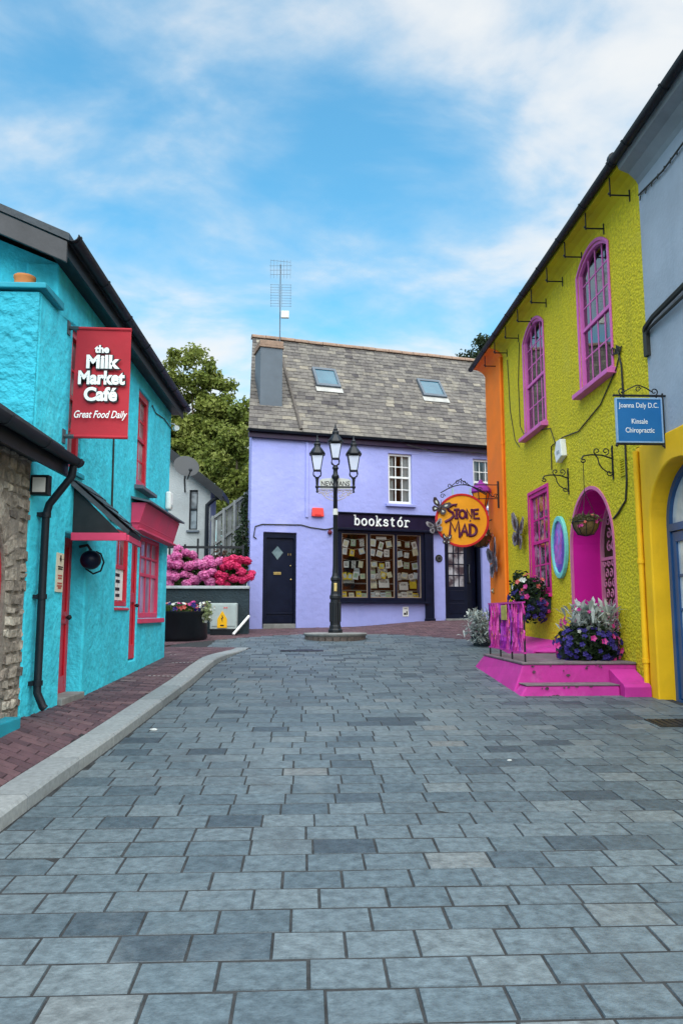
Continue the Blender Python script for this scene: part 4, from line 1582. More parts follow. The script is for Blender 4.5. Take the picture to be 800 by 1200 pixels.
mb.box(da0 + .08, da1 - .08, 0.153, 0.157, z0 + .94, z1 - .21)
mb.build('glass', 'paneroom', dd)
mb = MB(FB)
mb.box(da1 + .02, a1 - .082, 0.30, 0.34, z0 + .06, z1 - .10)
mb.build('inner_door', 'navy', BK)
mb = MB(FB)
mb.tube([(da1 + .12, 0.29, 2.85), (da1 + .12, 0.22, 2.85), (da1 + .10, 0.21, 2.6), (da1 + .12, 0.22, 2.35), (da1 + .12, 0.29, 2.35)], 0.018, 8)
mb.build('pull_handle', 'steel', BK)
mb = MB(FB)
mb.box(a0 - .02, a1 + .02, -0.10, 0.3, z0 - .3, z0 + .055)
mb.build('doorstep', 'concrete', BK, bevel=0.01)
# cable along the wall
mb = MB(FB)
mb.tube([(0.15, -.015, 3.40), (0.08, -.015, 3.45), (0.12, -.015, 3.72), (0.3, -.015, 3.78), (1.35, -.015, 3.80), (1.6, -.015, 3.74), (2.0, -.015, 3.70), (2.25, -.015, 3.75)], 0.016, 6)
mb.build('wall_cable', 'cable', BK)
mb = MB(FB)
mb.tube([(4.3, -.20, 6.12), (5.2, -.14, 5.97), (6.5, -.14, 6.06), (7.5, -.14, 5.95)], 0.012, 6)
mb.build('wall_cable', 'cable', BK)

rb = tag(MB(FB), '', '') if False else None
t = thing('alarm_box', 'red alarm box on the lilac wall left of the shop fascia', 'alarm box', FB @ Vector((1.78, 0, 4.04)), radians(15.2))
mb = MB(FB)
mb.hexa([(1.62, -.09, 4.03), (1.96, -.09, 4.03), (1.96, -.002, 4.03), (1.62, -.002, 4.03), (1.64, -.07, 4.27), (1.94, -.07, 4.27), (1.94, -.002, 4.27), (1.64, -.002, 4.27)])
mb.build('alarm_casing', 'redbox', t, bevel=0.02)
mb = MB(FB)
mb.box(1.70, 1.88, -.093, -.088, 4.06, 4.085)
mb.build('alarm_strip', 'signred', t)
t = thing('door_bell', 'small dark red bell under the cable beside the street lamp', 'bell', FB @ Vector((2.12, 0, 3.6)), radians(15.2))
mb = MB(FB)
mb.ball((2.13, -.05, 3.62), 0.065, 2, (1, .8, 1))
mb.tube([(2.13, -.001, 3.68), (2.13, -.04, 3.68)], 0.02, 8)
mb.build('bell_dome', mat('dark_red_plastic', (0.12, 0.012, 0.03), 0.4), t, smooth=True)
t = thing('wall_vent', 'round metal plate on the lilac pillar between pilaster and door', 'vent', FB @ Vector((5.3, 0, 3.0)), radians(15.2))
for r0, d, m, nm in ((0.105, -.02, 'darksteel', 'vent_ring'), (0.075, -.028, 'steel', 'vent_plate'), (0.035, -.036, 'darksteel', 'vent_centre')):
    mb = MB(FB)
    mb.prism([(5.31 + r0 * cos(k * pi / 10), 3.0 + r0 * sin(k * pi / 10)) for k in range(20)], lambda u, v, h: (u, h, v), d, d + .018)
    mb.build(nm, m, t)
t = thing('wall_sign', 'little white plate low under the shop window', 'sign', FB @ Vector((4.30, 0, 1.4)), radians(15.2))
mb = MB(FB)
mb.box(4.21, 4.38, -.014, -.001, 1.40, 1.66)
mb.build('sign_plate', 'white', t)
mb = MB(FB)
mb.box(4.24, 4.30, -.018, -.0145, 1.44, 1.50)
mb.box(4.31, 4.345, -.018, -.0145, 1.44, 1.54)
mb.box(4.25, 4.34, -.0178, -.0145, 1.60, 1.615)
mb.build('sign_print', 'lettering_dark', t)

# cards and books inside the shop window
panes = [(2.50, 3.17, 'left'), (3.30, 3.95, 'middle'), (4.08, 4.73, 'right')]
for pi_, (q0, q1, nm) in enumerate(panes):
    sag = [3.42, 3.16, 2.84, 2.54]
    mb = MB(FB)
    for z in sag[:3]:
        mb.tube([(q0, 0.112, z + .10), ((q0 + q1) / 2, 0.112, z + .03), (q1, 0.112, z + .10)], 0.004, 4)
    tag(mb.build('string', 'cardg'), 'thin sagging string holding cards in the %s pane of the shop window' % nm, 'string', 'card strings in the shop window')
    for r_, z in enumerate(sag):
        n = 3 if r_ < 3 else 4
        for k in range(n):
            a = q0 + (q1 - q0) * (k + 0.5) / n + U(-.04, .04)
            zz = z - 0.02 + U(-.04, .04) - 0.05 * (1 - abs(2 * (k + .5) / n - 1))
            w, h = U(.06, .09), U(.07, .105)
            m = random.choice(['cardw', 'cardw', 'cardw', 'cardw', 'cardg', 'bookb', 'bookc', 'bookg', 'booky'])
            rot = U(-.3, .3)
            mb = MB(FB)
            cs, sn = cos(rot), sin(rot)
            mb.prism([(a + u * cs - v * sn, zz + u * sn + v * cs) for u, v in ((-w, -h), (w, -h), (w, h), (-w, h))], lambda u, v, h_: (u, h_, v), 0.105 + .006 * k, 0.108 + .006 * k)
            c = mb.build('postcard', m)
            tag(c, '%s card, %s in the %s row of the %s shop window pane' % ({'cardw': 'plain white', 'cardg': 'grey printed', 'bookb': 'pale blue', 'bookc': 'cream', 'bookg': 'pale green', 'booky': 'yellow'}[m], (['leftmost', 'middle', 'rightmost'] if n == 3 else ['leftmost', 'second', 'third', 'rightmost'])[k], ['top', 'second', 'third', 'bottom'][r_], nm), 'card', 'cards hung in the shop window')
            mb = MB(FB)
            iw, ih = w * .62, h * .5
            mb.prism([(a + u * cs - v * sn, zz + u * sn + v * cs) for u, v in ((-iw, -ih), (iw, -ih), (iw, ih * 1.3), (-iw, ih * 1.3))], lambda u, v, h_: (u, h_, v), 0.102 + .006 * k, 0.1045 + .006 * k)
            mb.build('card_picture', random.choice(['cardg', 'bookb', 'bookg', 'cardg', 'bookc']), c)
books = [(2.56, 'booky', .20), (2.78, 'bookc', .17), (2.98, 'booky', .21), (3.13, 'bookg', .16),
         (3.36, 'bookb', .19), (3.52, 'cardg', .22), (3.68, 'bookb', .18), (3.84, 'bookg', .21), (4.14, 'cardg', .18), (4.30, 'cardw', .2), (4.47, 'bookc', .22), (4.64, 'booky', .17)]
bl = {'booky': 'yellow', 'bookc': 'cream', 'bookg': 'green', 'bookb': 'pale blue', 'cardg': 'grey', 'cardw': 'white'}


def book(a, z, w, h, d, m, lab, lean=0.06):
    mb = MB(FB)
    mb.hexa([(a - w / 2, d, z), (a + w / 2, d, z), (a + w / 2, d + .022, z), (a - w / 2, d + .022, z), (a - w / 2, d + lean, z + h), (a + w / 2, d + lean, z + h), (a + w / 2, d + .022 + lean, z + h), (a - w / 2, d + .022 + lean, z + h)])
    b = mb.build('book', m)
    tag(b, lab, 'book', 'books displayed in the shop window')
    mb = MB(FB)
    mb.hexa([(a - w * .36, d - .004 + lean * .55, z + h * .55), (a + w * .36, d - .004 + lean * .55, z + h * .55), (a + w * .36, d - .002 + lean * .58, z + h * .55), (a - w * .36, d - .002 + lean * .58, z + h * .55),
             (a - w * .36, d - .004 + lean * .8, z + h * .8), (a + w * .36, d - .004 + lean * .8, z + h * .8), (a + w * .36, d - .002 + lean * .83, z + h * .8), (a - w * .36, d - .002 + lean * .83, z + h * .8)])
    mb.build('cover_panel', 'cardg' if m != 'cardg' else 'cardw', b)


order = ['far left', 'second from left', 'third from left', 'fourth from left', 'fifth from left', 'sixth from left', 'seventh from left', 'eighth from left', 'fifth from right', 'fourth from right', 'second from right', 'far right']
for (a, m, h), od in zip(books, order):
    book(a, 1.862, U(.14, .17), h, 0.042 + U(0, .02), m, '%s book on the front shelf of the shop window, %s' % (bl[m], od))
for k, (a, z, w, h, m, lab) in enumerate(((2.72, 2.30, .34, .20, 'cardg', 'wide grey book on display behind the left pane'), (2.98, 2.5, .15, .2, 'bookb', 'pale blue book standing high in the left pane'), (3.44, 2.16, .22, .26, 'bookc', 'cream book above the front shelf in the middle pane'),
                                          (3.76, 2.18, .30, .24, 'cardw', 'wide white book above the front shelf in the middle pane'), (3.72, 2.50, .28, .25, 'cardg', 'grey picture book standing high in the middle pane'), (3.42, 2.50, .18, .24, 'bookg', 'pale green book standing high in the middle pane'),
                                          (4.34, 2.12, .26, .22, 'cardw', 'white book stacked low in the right pane'), (4.36, 2.40, .26, .17, 'cardg', 'grey book stacked high in the right pane'), (4.62, 2.16, .20, .36, 'booky', 'tall bright yellow book in the right pane'))):
    book(a, z, w, h, 0.20, m, lab, 0.05)
bs = []
for z, lab in ((2.28, 'lower'), (2.12, 'lowest')):
    pass
mb = MB(FB)
mb.box(2.50, 4.75, 0.24, 0.34, 2.085, 2.11)
mb.box(2.50, 4.75, 0.24, 0.34, 2.275, 2.30)
tag(mb.build('display_rack', 'wood'), 'low dark wooden rack carrying books behind the shop window', 'rack')
t = thing('price_board', 'white lettered strip hung at the top of the middle shop pane', 'sign', FB @ Vector((3.66, .15, 3.5)), radians(15.2))
mb = MB(FB)
mb.box(3.50, 3.80, 0.12, 0.125, 3.49, 3.57)
mb.build('board', 'white', t)

# tv aerial on the ridge
av = thing('tv_aerial', 'tall roof aerial with grid elements and white box above the chimney', 'aerial', (-0.80, 22.35, 9.6))
ax, ay = -0.80, 22.35
mb = MB()
mb.tube([(ax, ay, 9.5), (ax, ay, 12.05)], 0.016, 8)
mb.build('mast', 'steel', av)
mb = MB()
for z, w in ((12.0, .34), (11.86, .32), (11.72, .30)):
    mb.tube([(ax - w, ay, z), (ax + w, ay, z + .02)], 0.005, 5)
mb.tube([(ax - .3, ay, 12.18), (ax + .3, ay - .02, 12.12)], 0.005, 5)
for k in range(7):
    x = ax - .3 + .1 * k
    mb.tube([(x, ay - .01, 11.6), (x, ay - .01, 12.2)], 0.004, 5)
mb.tube([(ax, ay - .25, 11.93), (ax, ay + .35, 11.93)], 0.012, 5)
mb.build('upper_grid', 'steel', av)
mb = MB()
for k in range(9):
    z = 10.72 + .085 * k
    mb.tube([(ax - .30, ay, z), (ax - .04, ay, z)], 0.0045, 5)
    mb.tube([(ax + .04, ay, z), (ax + .34, ay, z)], 0.0045, 5)
for x in (-.28, -.05, .05, .31):
    mb.tube([(ax + x, ay + .01, 10.70), (ax + x, ay + .01, 11.42)], 0.0045, 5)
mb.build('lower_grid', 'steel', av)
mb = MB()
mb.box(ax + .03, ax + .27, ay - .06, ay + .04, 10.34, 10.56)
mb.build('amplifier_box', 'dirtywhite', av, bevel=0.01)

# ------------------------------------------------------------------ YELLOW HOUSE (right)
YH = thing('yellow_house', 'mustard yellow roughcast house with pink windows and orange end wall', 'house', (6.5, 13, 0.7))
yw1 = (9.93, 11.10, 4.80, 6.84)
yw2 = (12.86, 14.06, 4.80, 6.84)
yw3 = (12.92, 14.02, 1.85, 3.66)
yar = (10.18, 11.84, 0.88, 2.45, 0.86)
Y0, Y1, Y2 = 9.36, 15.62, 17.1
mb = MB(FR)
YU = 8.90
mb.wall([(Y0, 0.2), (Y1, 0.2), (Y1, 6.98), (YU, 6.98), (YU, 3.57), (Y0, 3.57)],
        [archpoly(yw1[0], yw1[1], yw1[2], 6.62, 0.22), archpoly(yw2[0], yw2[1], yw2[2], 6.62, 0.22), archpoly(*yw3, 0), archpoly(yar[0], yar[1], yar[2], yar[3], yar[4], 24)], 0, 0.42)
mb.build('wall', 'yellow', YH)
mb = MB(FR)
mb.box(Y1 + .001, Y2, -0.03, 0.40, 0.2, 6.98)
mb.box(Y2 - .35, Y2 - .001, 0.401, 4.5, 0.2, 7.0)
mb.build('end_wall', 'orange', YH, bevel=0.02)
mb = MB(FR)
mb.box(Y0, Y2, 4.6, 4.9, 0.2, 7.0)
mb.build('back_wall', 'yellow_smooth', YH)
# cove under the eaves
mb = MB(FR)
cov = [(0.0, 6.92), (-.02, 6.97), (-.08, 7.03), (-.17, 7.075), (-.26, 7.09), (-.26, 7.15), (0.1, 7.15), (0.1, 6.985), (0.0, 6.985)]
mb.prism(cov, lambda u, v, h: (h, u, v), YU, Y1)
mb.build('eaves_cove', 'yellow_smooth', YH)
mb = MB(FR)
mb.prism([(u - .031, v) for u, v in cov], lambda u, v, h: (h, u, v), Y1 + .001, Y2)
mb.build('eaves_cove', 'orange', YH)
mb = MB()
mb.hexa([(3.86, 9.0, 7.17), (3.86, 17.25, 7.17), (6.6, 17.25, 8.75), (6.6, 9.0, 8.75), (3.86, 9.0, 7.24), (3.86, 17.25, 7.24), (6.6, 17.25, 8.82), (6.6, 9.0, 8.82)])
mb.hexa([(6.602, 9.0, 8.75), (6.602, 17.25, 8.75), (9.4, 17.25, 7.2), (9.4, 9.0, 7.2), (6.602, 9.0, 8.82), (6.602, 17.25, 8.82), (9.4, 17.25, 7.27), (9.4, 9.0, 7.27)])
mb.build('roof', 'darkslate', YH)
gutter_run(FR, 8.86, 17.3, -0.32, 7.165, 0.062, parent=YH, step=1.0)
mb = MB(FR)
mb.tube([(8.83, -0.32, 7.18), (8.90, -0.32, 7.18)], 0.075, 10)
mb.build('gutter_end', 'gutter', YH)
for k in range(9):
    a = 9.15 + 0.87 * k
    mb = MB(FR)
    mb.tube([(a, -.001, 6.86), (a, -0.27, 6.86)], 0.011, 6)
    mb.tube([(a, -0.26, 6.84), (a, -0.26, 7.10)], 0.010, 6)
    mb.box(a - .012, a + .012, -0.012, -.001, 6.78, 6.94)
    mb.ball((a, -0.27, 6.88), 0.022, 1)
    mb.build('gutter_bracket', 'darksteel', YH)
# arched pink windows
for o in (yw1, yw2):
    w = sash(YH, FR, o[0], o[1], o[2], 6.84, 0.004, 4, 3, 2, 'pinkframe', 'houseglass', rise=0.22, fw=0.06, bar=0.022, sill=(0.10, 0.13, 0.09), sillmat='pinkframe', meet=0.46)
    curtains(w, FR, o[0] + .02, o[1] - .02, o[2] + .02, 6.72, 0.08, 0.42)
    mb = MB(FR)
    mb.wall(archpoly(o[0] - .05, o[1] + .05, o[2], 6.62, 0.27, 16), [archpoly(o[0], o[1], o[2] + .004, 6.621, 0.219, 16)], -0.022, -0.002)
    mb.build('surround', 'pinkframe', w, bevel=0.005)
w = sash(YH, FR, *yw3, 0.004, 3, 2, 2, 'hotpink', 'paneart', fw=0.07, bar=0.03, meet=0.5, sill=(0.05, 0.06, 0.08), sillmat='hotpink')
mb = MB(FR)
a0, a1, z0, z1 = yw3
mb.wall([(a0 - .06, z0), (a1 + .06, z0), (a1 + .06, z1 + .06), (a0 - .06, z1 + .06)], [archpoly(a0, a1, z0 + .004, z1, 0)], -0.018, -0.002)
mb.build('surround', 'hotpink', w, bevel=0.005)
# arched doorway: magenta lining, grille door
a0, a1, z0, zs, rise = yar
mb = MB(FR)
mb.wall(archpoly(a0 + .001, a1 - .001, z0 + .001, zs, rise - .001, 24), [archpoly(a0 + .03, a1 - .03, z0 + .002, zs, rise - .03, 24)], 0.02, 0.52)
mb.box(a0 - .1, a1 + .1, 0.521, 0.53, z0, 3.4)
mb.build('doorway_lining', 'magenta', YH)
mb = MB(FR)
mb.wall(archpoly(a0 - .035, a1 + .035, z0 + .004, zs, rise + .035, 24), [archpoly(a0 + .012, a1 - .012, z0 + .005, zs, rise - .012, 24)], -0.016, 0.019)
mb.build('doorway_edge', mat('pale_pink_edge', (0.60, 0.16, 0.33), 0.6, 0.1), YH)
gx0, gx1 = a0 + .10, a1 - .32
mb = MB(FR)
mb.wall(archpoly(a0 + .031, a1 - .031, z0 + .01, zs, rise - .031, 24), [archpoly(a0 + .075, a1 - .075, z0 + .06, zs, rise - .075, 24)], 0.44, 0.49)
mb.box(a0 + .07, a1 - .07, 0.445, 0.485, 2.30, 2.345)
mb.box((a0 + a1) / 2 - .02, (a0 + a1) / 2 + .02, 0.447, 0.483, z0 + .05, 2.301)
gate = mb.build('iron_gate', mat('pale_pink_iron', (0.62, 0.22, 0.36), 0.5, 0.1), YH)
for ci, c in enumerate((a0 + .18, a0 + .34, a0 + .50, a0 + .66, a0 + 1.0, a0 + 1.16, a0 + 1.32, a0 + 1.48)):
    mb = MB(FR)
    for k in range(9):
        z = z0 + .13 + .155 * k
        scroll(mb, (c + .03 * (-1) ** k, z), 0.07, 0.015, 1.1, pi / 2, 0.011, lambda u, v: (u, 0.465, v), 1 if k % 2 else -1, 14)
    if c in (a0 + .50, a0 + .66, a0 + 1.0, a0 + 1.16, a0 + 1.32):
        for k in range(3):
            scroll(mb, (c, 2.5 + .2 * k), 0.085, 0.02, 1.1, pi / 2, 0.011, lambda u, v: (u, 0.465, v), 1 if k % 2 else -1, 14)
    mb.build('gate_scroll', gate.data.materials[0], gate)
mb = MB(FR)
mb.prism(archpoly(a0 + .05, a1 - .05, z0 + .03, zs, rise - .05, 24), lambda u, v, h: (u, h, v), 0.497, 0.509)
mb.build('gate_backing', mat('dark_hallway', (0.05, 0.03, 0.012), 0.8, 0.4, 3), gate)
# cables and pipes
mb = MB(FR)
mb.tube([(9.75, -.015, 5.05), (9.62, -.02, 4.75), (9.62, -.015, 4.45), (9.64, -.015, 3.2), (9.70, -.015, 2.95), (9.95, -.015, 2.82), (10.12, -.015, 2.76)], 0.014, 6)
mb.build('wall_cable', 'cable', YH)
mb = MB(FR)
mb.tube([(9.60, -.015, 5.0), (9.8, -.015, 4.75), (10.4, -.015, 4.42), (11.3, -.015, 4.25), (12.0, -.015, 4.32), (12.6, -.015, 4.30), (12.62, -.015, 3.9)], 0.010, 6)
mb.build('wall_cable', 'cable', YH)
mb = MB(FR)
mb.tube([(14.3, -.013, 6.75), (14.45, -.013, 6.0), (14.42, -.013, 5.1), (14.2, -.013, 4.9), (12.62, -.013, 4.62), (12.4, -.013, 4.32)], 0.008, 6)
mb.build('wall_cable', 'cable', YH)
mb = MB(FR)
mb.tube([(15.2, -.013, 6.7), (15.1, -.013, 5.6), (14.8, -.013, 4.9), (14.5, -.013, 4.7)], 0.008, 6)
mb.build('wall_cable', 'cable', YH)
mb = MB(FR)
for c_ in range(5):
    scroll(mb, (9.66 + .05 * c_, 4.95 + .02 * c_), 0.07, 0.02, 0.9, c_, 0.008, lambda u, v: (u, -.025, v), 1, 10)
mb.build('cable_ties', 'cable', YH)
mb = MB(FR)
mb.tube([(15.62, -.055, 6.9), (15.62, -.055, 1.2)], 0.03, 8)
mb.tube([(15.62, -.055, 5.0), (15.62, -.055, 5.05)], 0.04, 8)
mb.build('drainpipe', 'orange', YH, smooth=True)

# ------------------------------------------------------------------ GREY AND GOLD HOUSE (far right)
GH = thing('grey_gold_house', 'blue grey house with golden ground floor and arched blue doorway', 'house', (6.5, 6, 0.4))
mb = MB(FR)
mb.box(2.5, YU - .002, 0.0, 0.4, 3.56, 7.0)
mb.build('upper_wall', 'greywall', GH)
mb = MB(FR)
gar = (7.60, 9.0, 0.44, 2.55, 0.68)
mb.wall([(2.5, 0.1), (Y0 - .16, 0.1), (Y0 - .16, 3.56), (2.5, 3.56)], [archpoly(*gar, 24)], -0.035, 0.4)
mb.box(Y0 - .158, Y0 - .003, -0.012, 0.4, 0.1, 3.558)
mb.build('wall', 'gold', GH, bevel=0.02)
mb = MB(FR)
pts = [(Y0 - .10, -.05, 3.5 - .12 * k) for k in range(25)]
mb.tube(pts, [0.036 + U(-.004, .004) for _ in pts], 8)
for z in (2.1, 0.9):
    mb.tube([(Y0 - .10, -.05, z), (Y0 - .10, -.05, z + .05)], 0.048, 8)
mb.build('drainpipe', 'gold', GH, smooth=True)
mb = MB(FR)
c2 = [(0.0, 6.86), (-.03, 6.92), (-.12, 7.01), (-.24, 7.06), (-.27, 7.15), (0.1, 7.15), (0.1, 7.005), (0.0, 7.005)]
mb.prism(c2, lambda u, v, h: (h, u, v), 2.5, YU - .002)
mb.build('eaves_cove', 'greysoffit', GH)
mb = MB()
mb.hexa([(3.86, 2.4, 7.17), (3.86, 8.99, 7.17), (6.6, 8.99, 8.75), (6.6, 2.4, 8.75), (3.86, 2.4, 7.24), (3.86, 8.99, 7.24), (6.6, 8.99, 8.82), (6.6, 2.4, 8.82)])
mb.build('roof', 'darkslate', GH)
mb = MB()
mb.box(8.9, 9.2, 2.5, 9.35, 0.1, 7.2)
mb.box(4.6, 8.9, 2.5, 2.8, 0.1, 7.0)
mb.build('back_wall', 'greywall', GH)
gutter_run(FR, 2.4, 8.84, -0.32, 7.165, 0.062, parent=GH, step=1.0)
mb = MB(FR)
mb.tube([(8.86, -.02, 6.70), (8.2, -.03, 6.62), (6.5, -.03, 6.72), (4.0, -.03, 6.65)], 0.012, 6)
mb.build('wall_cable', 'cable', GH)
mb = MB(FR)
mb.tube([(8.86, -.03, 4.92), (8.8, -.05, 4.95), (8.6, -.05, 5.00), (7.5, -.05, 5.08), (4, -.05, 5.25)], 0.035, 6)
mb.build('wall_cable', 'cable', GH)
mb = MB(FR)
mb.tube([(8.86, -.03, 4.86), (8.7, -.05, 4.90), (7.5, -.06, 4.95), (4, -.05, 5.15)], 0.018, 6)
mb.build('wall_cable', 'cable', GH)
mb = MB(FR)
mb.box(8.80, 8.89, -.05, -.001, 4.6, 4.92)
mb.build('cable_box', 'cable', GH)
mb = MB(FR)
for k in range(14):
    a = 8.8 - .16 * k
    mb.tube([(a, -.025, 6.66), (a + .01, -.03, 6.60)], 0.008, 5)
mb.build('cable_ties', 'cable', GH)
# arched blue double door
a0, a1, z0, zs, rise = gar
mb = MB(FR)
mb.wall(archpoly(a0, a1, z0 + .01, zs, rise, 24), [archpoly(a0 + .07, a1 - .07, z0 + .06, zs - .09, 0), archpoly(a0 + .07, a1 - .07, zs + .0, zs + .001, rise - .07, 24)], 0.17, 0.26)
bf = mb.build('door_frame', 'doorblue', GH, bevel=0.006)
mb = MB(FR)
mb.prism(archpoly(a0 + .05, a1 - .05, zs - .02, zs, rise - .05, 24), lambda u, v, h: (u, h, v), 0.215, 0.225)
mb.build('fanlight_glass', 'panecurtain', bf)
for s_, (q0, q1) in enumerate(((a0 + .075, (a0 + a1) / 2 - .004), ((a0 + a1) / 2 + .004, a1 - .075))):
    mb = MB(FR)
    mb.wall(archpoly(q0, q1, z0 + .07, zs - .10, 0), [archpoly(q0 + .10, q1 - .10, z0 + .30, zs - .22, 0)], 0.19, 0.24)
    cm = (q0 + q1) / 2
    mb.box(cm - .018, cm + .018, 0.198, 0.232, z0 + .29, zs - .21)
    for k in (1, 2, 3):
        z = z0 + .30 + (zs - .22 - z0 - .30) * k / 4
        mb.box(q0 + .095, q1 - .095, 0.20, 0.230, z - .018, z + .018)
    d_ = mb.build('door', 'doorblue', GH, bevel=0.005)
    mb = MB(FR)
    mb.box(q0 + .09, q1 - .09, 0.214, 0.218, z0 + .29, zs - .21)
    mb.build('glass', 'panecurtain', d_)
mb = MB(FR)
mb.box(a0 + .01, a1 - .01, 0.0, 0.3, z0 - .2, z0 + .03)
mb.build('doorstep', 'concrete', GH, bevel=0.01)

# blue hanging sign
bsn = thing('hanging_sign', 'blue rectangular sign with white lettering on an iron bracket', 'sign', (4.15, 8.5, 3.4))
mb = MB()
mb.box(3.585, 4.105, 8.49, 8.51, 3.455, 3.955)
bd = mb.build('sign_board', 'signblue', bsn, bevel=0.003)
mb = MB()
mb.wall([(3.57, 3.44), (4.12, 3.44), (4.12, 3.97), (3.57, 3.97)], [[(3.586, 3.456), (4.104, 3.456), (4.104, 3.954), (3.586, 3.954)]], 8.483, 8.517)
mb.build('sign_frame', mat('pale_blue_trim', (0.25, 0.40, 0.60), 0.5, 0.1), bd)
mb = MB()
for txt, z, s_ in (('Joanna Daly D.C.', 3.855, 0.084), ('Kinsale', 3.665, 0.084), ('Chiropractic', 3.560, 0.084)):
    mb.text(txt, s_, lambda x, y, d, z=z: (3.845 + x, 8.4895 - d, z + y), 0.002, 0.0004, 0, 0.80)
mb.build('lettering', 'white', bd)
mb = MB()
mb.tube([(3.55, 8.5, 4.0), (4.18, 8.5, 4.0)], 0.014, 8)
mb.tube([(3.56, 8.5, 3.425), (4.16, 8.5, 3.425)], 0.012, 8)
mb.tube([(4.135, 8.5, 3.38), (4.135, 8.5, 4.03)], 0.012, 8)
for x in (3.57, 4.12):
    mb.ball((x, 8.5, 3.41), 0.02, 1)
for x in (3.64, 4.06):
    mb.tube([(x, 8.5, 3.96), (x, 8.5, 4.0)], 0.008, 6)
for sg, cx_ in ((1, 3.66), (-1, 4.04)):
    scroll(mb, (cx_, 4.05), 0.045, 0.012, 1.2, -pi / 2, 0.007, lambda u, v: (u, 8.5, v), -sg)
mb.tube([(3.69, 8.5, 4.05), (3.76, 8.5, 4.09), (3.82, 8.5, 4.12), (3.85, 8.5, 4.125), (3.88, 8.5, 4.12), (3.95, 8.5, 4.09), (4.01, 8.5, 4.05)], 0.007, 6)
scroll(mb, (3.85, 4.075), 0.035, 0.012, 1.1, 0, 0.006, lambda u, v: (u, 8.5, v))
mb.build('sign_bracket', 'darksteel', bsn)

# ------------------------------------------------------------------ steps, railing, flowers on the right
ST = thing('entrance_steps', 'bright pink painted steps and platform before the magenta doorway', 'steps', (3.4, 10.5, 0.6))
PZ = 0.885


def gq(y):
    return g(3.2, y) - 0.03


mb = MB()
# upper platform with battered left side
mb.hexa([(2.58, 9.62, gq(9.62)), (4.165, 9.62, gq(9.62)), (4.165, 12.2, gq(12.2)), (2.66, 12.2, gq(12.2)),
         (2.72, 9.64, PZ - .03), (4.165, 9.64, PZ - .03), (4.165, 11.9, PZ - .03), (2.72, 11.75, PZ - .03)])
mb.hexa([(2.56, 9.28, gq(9.28)), (3.80, 9.28, gq(9.28)), (3.80, 9.615, gq(9.6)), (2.575, 9.615, gq(9.6)),
         (2.66, 9.30, 0.625), (3.80, 9.30, 0.625), (3.80, 9.615, 0.625), (2.68, 9.615, 0.625)])
mb.build('steps_base', 'pink_block', ST, bevel=0.018)
mb = MB()
mb.box(2.71, 4.16, 9.625, 11.74, PZ - .029, PZ)
mb.build('platform_top', 'worn_top', ST, bevel=0.008)
mb = MB()
mb.box(2.655, 3.80, 9.29, 9.618, 0.626, 0.640)
mb.build('step_tread', 'worn_top', ST, bevel=0.006)
mb = MB()
# low kerb wall with sloping rounded end
pr = [(9.16, g(4, 9.16) - .05), (9.16, 0.62), (9.20, 0.655), (9.28, 0.675), (9.60, 0.80), (9.613, 0.80), (9.613, 0.4)]
mb.prism([(u, v) for u, v in pr], lambda u, v, h: (h, u, v), 3.803, 4.128)
mb.build('side_kerb', 'pink_block', ST, bevel=0.03)
mb = MB()
# sloped pink skirting running back along the wall
mb.hexa([(3.55, 12.21, gq(12.2)), (4.165, 12.21, gq(12.2)), (4.165, 15.2, gq(15.2)), (3.75, 15.2, gq(15.2)),
         (3.62, 12.21, 0.90), (4.165, 12.21, 1.04), (4.165, 15.2, 1.08), (3.85, 15.2, 0.98)])
mb.hexa([(3.70, 11.90, PZ + .002), (4.165, 11.90, PZ + .002), (4.165, 12.205, PZ + .002), (3.62, 12.205, PZ + .002), (4.05, 11.92, PZ + .03), (4.165, 11.92, PZ + .09), (4.165, 12.205, PZ + .15), (3.70, 12.205, PZ + .03)])
mb.build('ramp', 'pink_block', ST, bevel=0.015)

chip = mat('chipped_dark_patch', (0.10, 0.05, 0.075), 0.9, 0.4, 20)
for (xa, xb, ya, zt, n) in ((2.76, 3.78, 9.64, PZ - .03, 13), (2.68, 3.78, 9.30, 0.625, 9)):
    mb = MB()
    for _ in range(n):
        x = U(xa, xb)
        w, h = U(.008, .035), U(.006, .022)
        z1 = zt - U(.0, .012) - (.15 * R() if R() < .25 else 0)
        k = U(5, 8)
        pts = [(x + w * cos(q * 2 * pi / 7) * U(.6, 1.2), z1 - h + h * sin(q * 2 * pi / 7) * U(.6, 1.1)) for q in range(7)]
        mb.face([(u, ya - .0225 + (v - zt) * -.0 - .0, v) for u, v in pts])
    mb.build('paint_chips', chip, ST)

RL = thing('railing', 'pink and purple twisted metal railing on the edge of the pink steps', 'railing', (2.75, 10.6, 0.88))
mb = MB()
ra0, ra1 = 9.68, 11.55
rx = lambda y: 2.765 + 0.0 * y
for z in (1.62, 0.985):
    mb.box(2.755, 2.785, ra0, ra1, z, z + .022, 0.3)
mb.build('rail', 'railpink', RL)
nb = 23
for k in range(nb):
    yb = ra0 + 0.03 + (ra1 - ra0 - .06) * k / (nb - 1)
    mb = MB()
    ph = U(0, 6)
    tone = random.choice([0.1, 0.45, 0.62, 0.45, 1.0])
    amp = 0.03
    pts = [(2.77 + 0.012 * cos(ph + 9 * q / 10), yb + amp * sin(ph + 12 * q / 10.), 0.99 + .64 * q / 10) for q in range(11)]
    mb.tube(pts, [0.006 + 0.011 * abs(sin(ph + q * 1.3)) for q in range(11)], 6, tone)
    mb.build('baluster', 'railpink', RL)
for k in range(4):
    yb = ra0 + 0.02 + (ra1 - ra0 - .04) * k / 3
    mb = MB()
    mb.tube([(2.77, yb, PZ - .02), (2.77, yb, 1.64)], 0.012, 6, 0.3)
    mb.build('post', 'darksteel', RL)
mb = MB()
